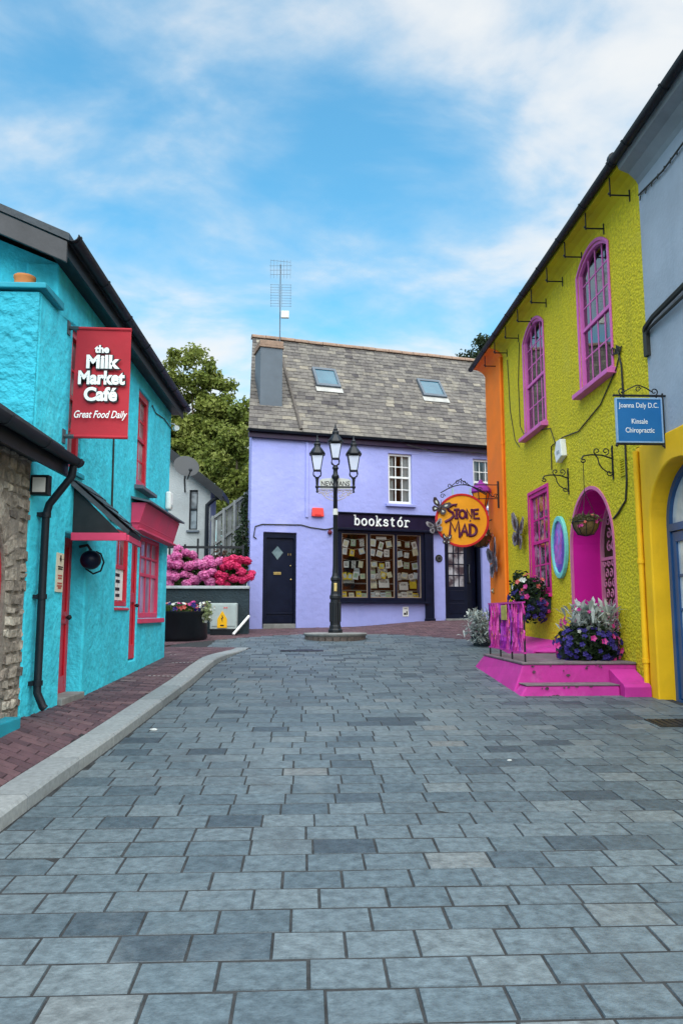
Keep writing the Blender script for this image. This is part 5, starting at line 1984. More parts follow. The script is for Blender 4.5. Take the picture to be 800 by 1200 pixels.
mb.box(2.732, 2.742, 10.42, 10.70, 1.40, 1.60)
mb.build('plaque', mat('olive_yellow_plaque', (0.42, 0.36, 0.08), 0.6, 0.3, 12), RL, bevel=0.004)


def flower_mesh(petals, rad, m, name='flower'):
    mb = MB()
    for k in range(petals):
        t = 2 * pi * k / petals
        c = Vector((cos(t), sin(t), 0)) * rad * .55
        p = [Vector((0, 0, 0)), c + Vector((-sin(t), cos(t), 0)) * rad * .42 + Vector((0, 0, rad * .25)), c * 1.85 + Vector((0, 0, rad * .15)), c - Vector((-sin(t), cos(t), 0)) * rad * .42 + Vector((0, 0, rad * .25))]
        mb.face(p, R())
    return mb.build(name, m)


def put_flowers(parent, proto_mats, spots, size):
    """single blossoms as parts, sharing a few meshes"""
    protos = {}
    for p, n, mname in spots:
        if mname not in protos:
            me = flower_mesh(5, 1.0, MT[mname])
            protos[mname] = me.data
            bpy.data.objects.remove(me)
        o = bpy.data.objects.new('flower', protos[mname])
        COL.objects.link(o)
        o.parent = parent
        s_ = size * U(.8, 1.25)
        M_ = Matrix.Translation(p) @ Vector(n).to_track_quat('Z', 'Y').to_matrix().to_4x4() @ Matrix.Diagonal((s_, s_, s_, 1))
        o.matrix_basis = wm(parent).inverted() @ M_


def ell_spots(c, rad, n, mats, front=(-.4, -1, .3)):
    out = []
    fr = Vector(front).normalized()
    while len(out) < n:
        d = Vector((random.gauss(0, 1), random.gauss(0, 1), random.gauss(0, 1))).normalized()
        if d.dot(fr) < -0.05:
            continue
        p = Vector(c) + Vector((d.x * rad[0], d.y * rad[1], d.z * rad[2])) * U(.92, 1.08)
        out.append((p, d + fr * .4 + Vector((U(-.3, .3), U(-.3, .3), U(-.3, .3))), random.choice(mats)))
    return out


# big planter by the doorway: silver leaves over dark blue and magenta flowers
PL = thing('flower_planter', 'planter of silver leaves and dark blue petunias on the pink steps', 'planter', (3.75, 10.25, PZ))
mb = MB()
mb.box(3.42, 4.10, 10.02, 10.5, PZ + .001, PZ + .26)
mb.build('planter_box', 'darkwall', PL, bevel=0.02)
mb = MB()
mb.cloud((3.76, 10.16, 1.12), (0.43, 0.33, 0.28), 1300, 0.075, 0.4)
mb.cloud((3.74, 10.0, 0.98), (0.40, 0.14, 0.12), 400, 0.07, 0.35)
mb.build('foliage', 'leaf_dark', PL)
mb = MB()
for _ in range(520):
    c = Vector((3.82 + random.gauss(0, .17), 10.2 + random.gauss(0, .10), 1.34 + U(-.14, .20)))
    d = Vector((random.gauss(0, .55) + (c.x - 3.8) * 1.2, random.gauss(0, .5) - .25, U(.15, 1.0)))
    mb.spray(c, d, U(.12, .26), U(.016, .032), min(1, max(0, U(.2, 1))))
mb.build('silver_foliage', 'leaf_silver', PL)
put_flowers(PL, None, ell_spots((3.74, 10.12, 1.06), (0.44, 0.34, 0.26), 80, ['bluebloom', 'bluebloom', 'bluebloom', 'bluebloom', 'magbloom']), 0.044)
put_flowers(PL, None, ell_spots((3.78, 10.15, 1.35), (0.36, 0.26, 0.24), 18, ['magbloom', 'whitebloom', 'magbloom']), 0.034)

WB = thing('window_box', 'overflowing window box of dark leaves and violet flowers under pink window', 'window box', (4.0, 13.4, 1.5))
mb = MB()
mb.hexa([(3.88, 12.95, 1.52), (4.165, 12.95, 1.52), (4.165, 13.98, 1.52), (3.88, 13.98, 1.52), (3.84, 12.92, 1.74), (4.165, 12.92, 1.74), (4.165, 14.01, 1.74), (3.84, 14.01, 1.74)])
mb.build('box', 'darkwall', WB)
mb = MB()
mb.cloud((3.92, 13.4, 1.72), (0.30, 0.66, 0.40), 1300, 0.085, 0.35)
mb.cloud((3.90, 13.75, 2.0), (0.20, 0.30, 0.26), 320, 0.085, 0.4)
mb.cloud((3.92, 13.1, 1.9), (0.22, 0.3, 0.22), 300, 0.085, 0.5)
mb.build('foliage', 'leaf_dark', WB)
put_flowers(WB, None, ell_spots((3.9, 13.38, 1.62), (0.33, 0.62, 0.34), 62, ['bluebloom', 'bluebloom', 'bluebloom', 'bluebloom', 'magbloom']), 0.048)
put_flowers(WB, None, ell_spots((3.92, 13.4, 1.95), (0.27, 0.58, 0.22), 14, ['magbloom', 'whitebloom', 'coralbloom']), 0.045)

# silver shrub beyond the railing
SS = thing('silver_shrub', 'pale silver leaved shrub on the ground behind the pink railing', 'shrub', (3.55, 15.4, g(3.5, 15.4)))
mb = MB()
for _ in range(700):
    c = Vector((3.50 + random.gauss(0, .13), 15.3 + random.gauss(0, .13), 0.90 + U(0, .58)))
    d = Vector((random.gauss(0, .6), random.gauss(0, .6) - .2, U(-.1, .8)))
    mb.spray(c, d, U(.10, .24), U(.014, .026), U(0, .9))
mb.build('foliage', 'leaf_silver', SS)
mb = MB()
mb.lathe([(0.16, 0), (0.20, .16), (0.22, .26), (0.17, .26)], (3.52, 15.4, g(3.5, 15.4) - .01), 12)
mb.build('pot', 'darkwall', SS)


# hanging baskets and brackets
def scroll_bracket(name_parent, a, z, reach, h, drop=None):
    mb = MB(FR)
    mb.tube([(a, -.012, z - h * .62), (a, -.012, z + h * .38)], 0.011, 6)
    arm = [(a, -.012, z), (a, -reach * .35, z + .045), (a, -reach * .7, z + .05), (a, -reach * .93, z + .03), (a, -reach, z - .015)]
    mb.tube(arm, 0.011, 6)
    scroll(mb, (-reach + .03, z - .03), 0.035, 0.010, 1.0, pi, 0.009, lambda u, v: (a, u, v), 1, 14)
    mb.tube([(a, -.012, z - h * .5)] + [(a, -.012 - reach * .45 * sin(q), z - h * .5 + h * .5 * (1 - cos(q))) for q in (.4, .8, 1.2, pi / 2)] + [(a, -reach * .55, z + .045)], 0.009, 6)
    scroll(mb, (-.10, z + .10), 0.055, 0.012, 1.15, -pi / 2, 0.008, lambda u, v: (a, u, v), 1, 16)
    scroll(mb, (-.06, z - h * .5), 0.045, 0.010, 1.1, 0, 0.008, lambda u, v: (a, u, v), -1, 16)
    scroll(mb, (-reach * .5, z + .10), 0.05, 0.012, 1.1, -pi / 2, 0.008, lambda u, v: (a, u, v), -1, 16)
    mb.build('bracket_arm', 'darksteel', name_parent)


t = thing('scroll_bracket', 'empty scrolled iron bracket on the yellow wall above the oval panel', 'bracket', (4.17, 11.85, 3.3))
scroll_bracket(t, 11.85, 3.62, 0.42, 0.36)
mb = MB(FR)
mb.box(11.835, 11.865, -.012, -.001, 3.36, 3.78)
mb.build('wall_plate', 'darksteel', t)
t = thing('scroll_bracket', 'scrolled iron bracket holding the basket before the magenta doorway', 'bracket', (4.17, 10.08, 3.5))
scroll_bracket(t, 10.08, 3.58, 0.44, 0.40)
mb = MB(FR)
mb.box(10.065, 10.095, -.012, -.001, 3.29, 3.76)
mb.build('wall_plate', 'darksteel', t)


def basket(label, c, ztop, s_, flowers, hook=None):
    t = thing('hanging_basket', label, 'hanging basket', (c[0], c[1], c[2] - .12 * s_))
    mb = MB()
    mb.lathe([(0.02, -.17 * s_), (0.10 * s_, -.15 * s_), (0.155 * s_, -.07 * s_), (0.175 * s_, 0.0), (0.16 * s_, 0.0), (0.13 * s_, -.06 * s_)], c, 16)
    mb.build('basket_liner', mat('coir_liner', (0.16, 0.10, 0.045), 0.95, 0.4, 30, 0.6, 60, 0.01), t, smooth=True)
    mb = MB()
    for k in range(10):
        t_ = 2 * pi * k / 10
        mb.tube([(c[0] + cos(t_) * r_ * s_, c[1] + sin(t_) * r_ * s_, c[2] + z * s_) for r_, z in ((.182, .005), (.165, -.07), (.11, -.158), (.01, -.182))], 0.005, 5)
    mb.tube([(c[0] + .183 * s_ * cos(q * pi / 8), c[1] + .183 * s_ * sin(q * pi / 8), c[2] + .005) for q in range(17)], 0.007, 5)
    mb.build('wire_frame', 'darksteel', t)
    mb = MB()
    for k in range(3):
        t_ = 2 * pi * k / 3
        mb.tube([(c[0] + .18 * s_ * cos(t_), c[1] + .18 * s_ * sin(t_), c[2] + .005), (c[0], c[1], c[2] + .42)], 0.004, 4)
    mb.tube([(c[0], c[1], c[2] + .42), (c[0], c[1], ztop)], 0.005, 4)
    mb.build('chain', 'darksteel', t)
    mb = MB()
    mb.cloud((c[0], c[1], c[2] + .03 * s_), (0.20 * s_, 0.20 * s_, 0.10 * s_), 380, 0.055 * s_, 0.5)
    for _ in range(50):
        mb.spray((c[0] + U(-.12, .12) * s_, c[1] + U(-.12, .12) * s_, c[2] + .03), (U(-1, 1), U(-1, 1), U(-.1, .8)), U(.08, .19) * s_, .008, R())
    mb.build('foliage', 'leaf_dry', t)
    if flowers:
        put_flowers(t, None, ell_spots(c, (0.2 * s_, 0.2 * s_, 0.12 * s_), flowers, ['whitebloom', 'coralbloom', 'magbloom']), 0.026)


basket('wire hanging basket of dry foliage in front of the magenta doorway', (3.755, 10.08, 2.70), 3.54, 1.0, 5)

# oval panel
t = thing('oval_panel', 'oval violet panel with aqua rim on the yellow wall', 'wall art', (4.15, 12.3, 2.05))
mb = MB(FR)
ec, ez, ea, eb = 12.31, 2.56, 0.36, 0.51
ov = lambda k0, n=32: [(ec + ea * k0 * cos(2 * pi * i / n), ez + eb * k0 * sin(2 * pi * i / n)) for i in range(n)]
mb.wall(ov(1.0), [ov(.84)], -0.06, -0.004)
mb.build('rim', 'aqua', t, bevel=0.008)
mb = MB(FR)
n = 26
for i in range(n):
    for j in range(n):
        u0, u1, v0, v1 = -1 + 2 * i / n, -1 + 2 * (i + 1) / n, -1 + 2 * j / n, -1 + 2 * (j + 1) / n
        if max(abs(u0), abs(u1)) ** 2 + max(abs(v0), abs(v1)) ** 2 < 0.76:
            um, vm = (u0 + u1) / 2, (v0 + v1) / 2
            k = 0.35 + 0.3 * sin(4 * um + 2.5 * vm) + (0.4 if (abs(um + .1 * sin(5 * vm)) < .28 and vm > -.55) else 0) + U(-.15, .15)
            mb.face([(ec + ea * a_, -.03, ez + eb * b_) for a_, b_ in ((u0, v0), (u1, v0), (u1, v1), (u0, v1))], min(1, max(0, k)))
mb.build('panel', 'violetart', t)
mb = MB(FR)
mb.prism(ov(.90), lambda u, v, h: (u, h, v), -0.025, -0.006)
mb.build('panel_back', mat('violet_back', (0.12, 0.07, 0.42), 0.6, 0.2, 6), t)


def butterfly(label, F, ca, cz, d, sx, sz, rot, m='bfly', name='butterfly', flip=1):
    """two upper and two lower wings standing a little off the wall, body between them"""
    t = thing(name, label, 'butterfly ornament', F @ Vector((ca, d, cz)))
    cs, sn = cos(rot), sin(rot)

    def T(u, v, h):
        return (ca + (u * sx) * cs - (v * sz) * sn, d - h, cz + (u * sx) * sn + (v * sz) * cs)
    for sg in (1, -1):
        up = [(0, .05), (.12, .30), (.38, .52), (.50, .46), (.47, .22), (.34, .05), (.10, -.02)]
        lo = [(0, -.03), (.10, -.04), (.32, -.02), (.40, -.18), (.34, -.36), (.22, -.42), (.10, -.30)]
        for w_ in (up, lo):
            mb = MB(F)
            tilt = lambda u: .16 * abs(u) * min(sx, .6)
            vs = [T(sg * u, v, tilt(u)) for u, v in w_]
            v2 = [T(sg * u, v, tilt(u) + .012) for u, v in w_]
            k = len(w_)
            mb.grid(vs + v2, [tuple(range(k)), tuple(range(2 * k - 1, k - 1, -1))] + [(i, (i + 1) % k, (i + 1) % k + k, i + k) for i in range(k)])
            w = mb.build('wing', m, t)
            mb = MB(F)
            cu = sum(u for u, v in w_) / k
            cv = sum(v for u, v in w_) / k
            for q in range(2):
                kk = (.50 if m != 'bfly_dark' else .34) - .16 * q
                vs = [T(sg * (cu + (u - cu) * kk), cv + (v - cv) * kk, tilt(cu) + .020 + .004 * q) for u, v in w_]
                mb.grid(vs, [tuple(range(k))])
                if q == 0:
                    pass
            mb.build('wing_spot', 'dirtywhite' if m == 'bfly_dark' else 'bfly_dark', w)
    mb = MB(F)
    mb.tube([T(0, -.34, .03), T(0, 0, .035), T(0, .26, .03)], [.018, .03, .012], 6)
    mb.tube([T(0, .24, .03), T(.10, .46, .05)], .005, 4)
    mb.tube([T(0, .24, .03), T(-.10, .46, .05)], .005, 4)
    mb.build('body', 'bfly_dark', t)


butterfly('grey metal butterfly on the yellow wall left of the lower pink window', FR, 14.52, 3.02, -0.06, 0.85, 0.70, 0.25)
butterfly('grey metal butterfly on the orange wall above the railing', FR, 16.35, 2.62, -0.10, 0.85, 0.80, -0.3)

# white box and grille on yellow wall
t = thing('alarm_box', 'white angular alarm box high on the yellow wall', 'alarm box', (4.17, 12.05, 4.0))
mb = MB(FR)
mb.prism([(11.86, 3.99), (12.14, 3.92), (12.20, 4.10), (12.10, 4.27), (11.90, 4.27)], lambda u, v, h: (u, h, v), -0.10, -.002)
mb.build('alarm_casing', 'white', t, bevel=0.012)
mb = MB(FR)
mb.box(11.95, 12.08, -.106, -.1005, 4.05, 4.10)
mb.build('alarm_light', 'greybox', t)
t = thing('wall_vent', 'small square grille on the yellow wall right of the doorway', 'vent', (4.17, 9.75, 3.3))
mb = MB(FR)
mb.wall([(9.66, 3.28), (9.84, 3.28), (9.84, 3.52), (9.66, 3.52)], [[(9.68, 3.30), (9.82, 3.30), (9.82, 3.50), (9.68, 3.50)]], -.02, -.002)
mb.build('vent_frame', 'yellow_smooth', t)
mb = MB(FR)
for k in range(6):
    mb.box(9.675, 9.825, -.016, -.004, 3.31 + .034 * k, 3.325 + .034 * k)
mb.build('vent_slats', 'yellow_smooth', t)

# round hanging sign
SG = thing('round_sign', 'round amber sign with red rim and purple lettering on scrolled bracket', 'sign', (4.15, 16.1, 3.4))
scx, scz, sr = 3.33, 3.45, 0.565
circ = lambda r_, n=40: [(scx + r_ * cos(2 * pi * i / n), scz + r_ * sin(2 * pi * i / n)) for i in range(n)]
mb = MB()
mb.prism(circ(sr - .035), lambda u, v, h: (u, h, v), 16.085, 16.115)
disc = mb.build('sign_board', 'signorange', SG)
mb = MB()
mb.wall(circ(sr + .01), [circ(sr - .036)], 16.07, 16.13)
mb.build('rim', 'signred', SG, bevel=0.008)
G2 = {'S': [[(.62, .92), (.72, 1.04), (.48, .98), (.20, .80), (.26, .66), (.50, .52), (.55, .34), (.36, .14), (.02, -.04)]],
      'T': [[(.02, .72), (.48, .76)], [(.26, .74), (.24, .06)], [(.08, .04), (.40, .04)]],
      'O': [arcpts(.26, .36, .25, .33, 0, 2 * pi, 14)],
      'N': [[(.04, .0), (.04, .76), (.42, .04), (.44, .80)]],
      'E': [[(.46, .76), (.06, .72), (.06, .02), (.52, .02)], [(.06, .40), (.40, .42)]],
      'M': [[(-.02, -.05), (.06, .95), (.34, .30), (.58, 1.0), (.66, -.12)]],
      'A': [[(.02, 0), (.28, .78), (.46, -.02)], [(.12, .28), (.42, .28)]],
      'D': [[(.06, 0), (.06, .74)], [(-.04, .72)] + arcpts(.14, .37, .36, .37, pi / 2, -pi / 2, 10) + [(-.02, 0)]]}


def word(w, x0, z0, h, advs, rad):
    mbx = MB()
    x = x0
    for ch_, ad in zip(w, advs):
        for s_ in G2[ch_]:
            mbx.tube([(x + u * h, 16.08, z0 + v * h) for u, v in s_], rad, 7)
        x += ad * h
    return mbx


word('S', 2.95, 3.42, 0.36, (.54,), 0.033).build('lettering', 'signpurple', disc, smooth=True)
word('TONE', 3.145, 3.485, 0.26, (.46, .60, .56, .5), 0.028).build('lettering', 'signpurple', disc, smooth=True)
word('MAD', 3.06, 3.12, 0.32, (.72, .56, .5), 0.031).build('lettering', 'signpurple', disc, smooth=True)
mb = MB()
mb.ball((3.50, 16.08, 3.44), 0.022, 1)
mb.build('letter_dot', 'signpurple', disc)
mb = MB()
for x in (3.14, 3.52):
    mb.box(x - .02, x + .02, 16.088, 16.112, scz + sr - .10, scz + sr + .13)
mb.build('hanger_strap', mat('pale_blue_strap', (0.35, 0.50, 0.60), 0.5, 0.1), SG)
mb = MB()
arc_ = [(2.88 + q * .14, 16.1, 4.02 + .20 * sin(pi * (q / 7) * .95 + .10)) for q in range(8)]
mb.tube(arc_, 0.012, 6)
mb.tube([(3.10, 16.1, 4.18), (3.3, 16.1, 4.34), (3.52, 16.1, 4.20), (3.86, 16.1, 4.0)], 0.010, 6)
for (cx_, cz_, sg) in ((2.92, 3.97, 1), (3.08, 4.20, -1), (3.25, 4.27, 1), (3.40, 4.27, -1), (3.72, 4.12, 1)):
    scroll(mb, (cx_, cz_), 0.055, 0.015, 1.2, 0, 0.008, lambda u, v: (u, 16.1, v), sg, 16)
mb.tube([(3.33, 16.1, 4.24), (3.33, 16.1, 4.36)], 0.010, 6)
mb.box(4.105, 4.138, 16.085, 16.115, 3.72, 4.30)
mb.tube([(3.60, 16.1, 4.22), (4.12, 16.1, 4.22)], 0.010, 6)
mb.tube([(3.60, 16.1, 3.92), (4.12, 16.1, 3.92)], 0.010, 6)
mb.tube([(3.86, 16.1, 4.10), (3.98, 16.1, 3.97), (4.12, 16.1, 3.94)], 0.009, 6)
scroll(mb, (4.06, 3.98), 0.05, 0.015, 1.2, 0, 0.009, lambda u, v: (u, 16.1, v), 1, 16)
mb.build('sign_bracket', 'darksteel', SG)
FS = frame((0, 16.05, 0), (1, 0, 0), (0, 1, 0), (0, 0, 1))
butterfly('dark spotted butterfly ornament at the upper left of the round sign', FS, 2.85, 3.72, 0, 0.40, 0.33, -0.35, 'bfly_dark')
butterfly('pale silver butterfly ornament at the middle left of the round sign', FS, 2.74, 3.30, 0, 0.35, 0.30, 0.25, 'bfly')
butterfly('small brown butterfly ornament at the lower left of the round sign', FS, 2.98, 3.03, 0, 0.20, 0.24, -0.15, 'bfly_dark')

# amber lantern and basket between sign and orange wall
t = thing('wall_lantern', 'amber glass lantern with purple top on the orange wall', 'lantern', (3.95, 16.75, 3.4))
mb = MB()
mb.lathe([(0.055, 0), (0.19, 0.52)], (3.90, 16.75, 3.62), 6)
mb.build('lantern_glass', 'amberglass', t)
mb = MB()
mb.lathe([(0.21, 0), (0.24, .03), (0.22, .10), (0.13, .20), (0.06, .24), (0.03, .30)], (3.90, 16.75, 4.141), 6)
mb.build('lantern_cap', 'purple', t)
mb = MB()
for k in range(6):
    q = 2 * pi * k / 6
    mb.tube([(3.90 + .058 * cos(q), 16.75 + .058 * sin(q), 3.61), (3.90 + .195 * cos(q), 16.75 + .195 * sin(q), 4.15)], 0.010, 5)
mb.tube([(3.90, 16.75, 3.62), (3.92, 16.75, 3.52), (4.02, 16.75, 3.50), (4.13, 16.75, 3.55)], 0.014, 6)
mb.build('lantern_frame', 'darksteel', t)
basket('full hanging basket half hidden behind the round sign', (3.86, 16.72, 3.16), 3.6, 1.35, 14)
t = thing('door_bell', 'tiny brass bell push low on the orange wall', 'bell', (4.13, 16.4, 1.95))
mb = MB(FR)
mb.box(16.72, 16.86, -.06, -.031, 1.93, 2.03)
mb.build('bell_plate', 'brass', t, bevel=0.006)
mb = MB(FR)
mb.ball((16.79, -.066, 1.98), 0.02, 1)
mb.build('bell_button', 'white', t)

# ------------------------------------------------------------------ STREET LAMP
LPX, LPY = 0.67, 17.02
LZ = g(LPX, LPY)
SL = thing('street_lamp', 'black cast iron street lamp with three lanterns on round stone plinth', 'street lamp', (LPX, LPY, LZ))
mb = MB()
n = 26
for k in range(n):
    q0, q1 = 2 * pi * k / n + .012, 2 * pi * (k + 1) / n - .012
    mb.prism([(0.58 * cos(q0), .58 * sin(q0)), (0.665 * cos(q0), .665 * sin(q0)), (0.665 * cos(q1), .665 * sin(q1)), (0.58 * cos(q1), .58 * sin(q1))], lambda u, v, h: (LPX + u, LPY + v, h), LZ - .08, LZ + .085)
pl_ = mb.build('plinth', mat('brown_grey_brick', (0.12, 0.095, 0.085), 0.9, 0.3, 12, 0.3, 40, 0.005), SL, bevel=0.006)
mb = MB()
mb.lathe([(0.58, -.08), (0.6, .0), (0.69, 0.088), (0.695, 0.115), (0.68, 0.125), (0.02, 0.13)], (LPX, LPY, LZ), 40)
mb.build('plinth_slab', 'concrete', pl_)
B0 = LZ + .128
mb = MB()
mb.lathe([(0.165, 0), (0.165, .06), (0.14, .09), (0.135, .14), (0.122, .17), (0.115, .72), (0.135, .75), (0.135, .80), (0.11, .84), (0.092, 1.12), (0.112, 1.15), (0.112, 1.19), (0.08, 1.24), (0.065, 1.32)], (LPX, LPY, B0), 8, rot=pi / 8)
for k in range(8):
    q = 2 * pi * k / 8
    mb.box(LPX + .112 * cos(q) - .016, LPX + .112 * cos(q) + .016, LPY + .112 * sin(q) - .016, LPY + .112 * sin(q) + .016, B0 + .24, B0 + .66)
mb.build('base', 'black', SL, bevel=0.006)
mb = MB()
mb.box(LPX - .035, LPX + .035, LPY - .106, LPY - .092, B0 + .90, B0 + 1.08)
mb.build('crest_plate', 'brass', SL, bevel=0.01)
mb = MB()
mb.lathe([(0.065, 1.30), (0.056, 1.5), (0.046, 3.2), (0.055, 3.21), (0.055, 3.26), (0.045, 3.27), (0.045, 3.40), (0.085, 3.44), (0.085, 3.49), (0.055, 3.53), (0.05, 3.62), (0.075, 3.66), (0.06, 3.70)], (LPX, LPY, B0), 14)
mb.build('pole', 'black', SL, smooth=True)
mb = MB()
mb.lathe([(0.056, 0), (0.056, .14)], (LPX, LPY, B0 + 2.60), 14)
mb.build('pole_band', 'dirtywhite', SL)
mb = MB()
za = 4.30
mb.tube([(LPX - .41, LPY, za), (LPX + .41, LPY, za)], 0.020, 8)
for sg in (-1, 1):
    mb.tube([(LPX + sg * .41, LPY, za - .10), (LPX + sg * .41, LPY, za + .20)], [.018, .038], 8)
    mb.ball((LPX + sg * .41, LPY, za - .11), 0.028, 2)
    mb.ball((LPX + sg * .41, LPY, za), 0.045, 2)
mb.build('cross_arm', 'black', SL, smooth=True)


def lantern(x, z):
    """z is the height of the lantern's foot"""
    mb = MB()
    rot = pi / 4
    mb.lathe([(0.05, 0), (0.05, .03)], (x, LPY, z), 8)
    for k in range(4):
        q = rot + 2 * pi * k / 4
        mb.tube([(x + .03 * cos(q), LPY + .03 * sin(q), z + .02), (x + .115 * cos(q), LPY + .115 * sin(q), z + .07), (x + .125 * cos(q), LPY + .125 * sin(q), z + .11), (x + .11 * cos(q), LPY + .11 * sin(q), z + .17)], 0.011, 6)
        mb.tube([(x + .105 * cos(q), LPY + .105 * sin(q), z + .17), (x + .185 * cos(q), LPY + .185 * sin(q), z + .52)], 0.011, 6)
        q2 = q + pi / 2
        for rr_, zz in ((.108, .18), (.185, .52)):
            mb.tube([(x + rr_ * cos(q), LPY + rr_ * sin(q), z + zz), (x + rr_ * cos(q2), LPY + rr_ * sin(q2), z + zz)], 0.014, 6)
    ln = mb.build('lantern', 'black', SL)
    mb = MB()
    mb.lathe([(.098, .185), (.178, .515)], (x, LPY, z), 4, rot=rot)
    mb.build('glass', mat('frosted_lamp_glass', (0.62, 0.65, 0.78), 0.3, 0.06, 4), ln)
    mb = MB()
    mb.lathe([(0.185, .53), (0.195, .56), (0.18, .585), (0.115, .68), (0.08, .72), (0.07, .75), (0.085, .77), (0.08, .80), (0.045, .83), (0.055, .855), (0.025, .90), (0.012, .98), (0.002, 1.0)], (x, LPY, z), 8, rot=pi / 8)
    for k in range(4):
        q = rot + 2 * pi * k / 4
        mb.ball((x + .182 * cos(q), LPY + .182 * sin(q), z + .59), 0.022, 1)
    mb.build('lamp_cap', 'black', ln)


lantern(LPX, B0 + 3.70)
lantern(LPX - .41, za + .19)
lantern(LPX + .41, za + .19)
NP = thing('street_name_plate', 'cream lettered street name plate with lace edge behind the lamp', 'sign', (LPX, LPY + .09, 4.0))
mb = MB()
mb.prism([(LPX - .34, 4.27), (LPX + .34, 4.27), (LPX + .36, 4.46), (LPX + .30, 4.50), (LPX, 4.53), (LPX - .30, 4.50), (LPX - .36, 4.46)], lambda u, v, h: (u, h, v), LPY + .075, LPY + .095)
mb.build('plate', 'dirtywhite', NP, bevel=0.003)
mb = MB()
mb.text('NEWMANS', 0.15, lambda x, y, d: (LPX + x, LPY + .074 - d, 4.34 + y), 0.003, 0.002, 0, 0.86)
mb.build('lettering', 'lettering_dark', NP)
mb = MB()
for k in range(9):
    x = LPX - .36 + .09 * k
    h = 4.22 - .17 * (1 - abs(k - 4) / 4.5)
    scroll(mb, (x, 4.20), 0.04, 0.012, 1.0, 0, 0.010, lambda u, v: (u, LPY + .085, v), 1 if k % 2 else -1, 12)
    if 1 <= k <= 7:
        scroll(mb, (x + .02, (4.20 + h) / 2 - .03), 0.045, 0.012, 1.0, 1, 0.010, lambda u, v: (u, LPY + .085, v), -1 if k % 2 else 1, 12)
mb.tube([(LPX - .40, LPY + .085, 4.245), (LPX + .40, LPY + .085, 4.245)], 0.012, 6)
mb.tube([(LPX - .36, LPY + .085, 4.22), (LPX - .2, LPY + .085, 4.06), (LPX, LPY + .085, 3.98), (LPX + .2, LPY + .085, 4.06), (LPX + .36, LPY + .085, 4.22)], 0.010, 6)
mb.build('lace_edge', mat('cream_iron_lace', (0.52, 0.45, 0.42), 0.6, 0.1), NP)

# ------------------------------------------------------------------ GARDEN WALL, flowers, cabinet
GW = thing('garden_wall', 'low dark garden wall with pale coping beside the lilac shop', 'wall', (-2.5, 18.35, 1.0))
mb = MB()
mb.box(-5.2, -1.31, 18.25, 18.5, 0.7, 2.055)
mb.build('wall', 'darkwall', GW, bevel=0.01)
mb = MB()
mb.box(-5.25, -1.305, 18.20, 18.55, 2.057, 2.125)
mb.build('coping', mat('pale_coping', (0.42, 0.43, 0.45), 0.7, 0.15, 6), GW, bevel=0.01)
mb = MB()
mb.box(-5.2, -1.62, 18.51, 21.0, 1.2, 1.95)
mb.build('raised_bed', 'soil', GW)
RG = thing('garden_railing', 'dark metal railing standing above the hydrangeas', 'railing', (-2.6, 18.9, 2.0))
mb = MB()
mb.box(-4.2, -1.5, 18.885, 18.925, 3.06, 3.12)
mb.box(-4.2, -1.5, 18.89, 18.92, 2.15, 2.19)
mb.build('rail', 'darksteel', RG)
for x in (-3.30, -2.93, -2.62, -2.05, -1.52):
    mb = MB()
    mb.box(x - .022, x + .022, 18.882, 18.928, 1.95, 3.16 if x != -2.62 else 3.3)
    mb.build('post', 'darksteel', RG)


def hydrangea(label, c, rad, n, hr, m, lm='leaf'):
    t = thing('hydrangea', label, 'hydrangea', (c[0], c[1], c[2] - rad[2]), group='hydrangeas above the garden wall')
    mb = MB()
    mb.cloud(c, (rad[0] * .95, rad[1], rad[2] * .95), int(900 * rad[0] / .5), 0.12, 0.45)
    mb.build('foliage', lm, t)
    mb = MB()
    for _ in range(6):
        mb.tube([(c[0] + U(-.1, .1), c[1] + U(-.1, .1), c[2] - rad[2] - .05), (c[0] + U(-.7, .7) * rad[0], c[1] + U(-.5, .5) * rad[1], c[2] + U(0, .6) * rad[2])], [.018, .007], 5)
    mb.build('stems', 'bark', t)
    pts = []
    tries = 0
    while len(pts) < n and tries < 4000:
        tries += 1
        d = Vector((random.gauss(0, 1), random.gauss(0, 1), random.gauss(0, 1))).normalized()
        if d.y > .35 or d.z < -.62:
            continue
        p = Vector(c) + Vector((d.x * rad[0], d.y * rad[1], d.z * rad[2])) * U(.88, 1.08)
        if all((p - q).length > hr * 1.35 for q in pts):
            pts.append(p)
    proto = None
    for p in pts:
        if proto is None or R() < .3:
            mb = MB()
            for k in range(170):
                d = Vector((random.gauss(0, 1), random.gauss(0, 1), random.gauss(0, 1))).normalized()
                q = d * hr * U(.88, 1.08)
                q.z *= .8
                mb.leaf(q, d + Vector((U(-.4, .4), U(-.4, .4), U(-.2, .5))), hr * .42, hr * .40, min(1, max(0, .5 + .35 * d.z + U(-.3, .3))))
            mb.ball((0, 0, 0), hr * .84, 2, (1, 1, .8), .1)
            proto = mb.build('flower_head', m)
        else:
            proto = proto.copy()
            COL.objects.link(proto)
        proto.parent = t
        s_ = U(.85, 1.2)
        proto.matrix_basis = wm(t).inverted() @ Matrix.Translation(p) @ Euler((U(-.4, .4), U(-.4, .4), U(0, 6))).to_matrix().to_4x4() @ Matrix.Scale(s_, 4)


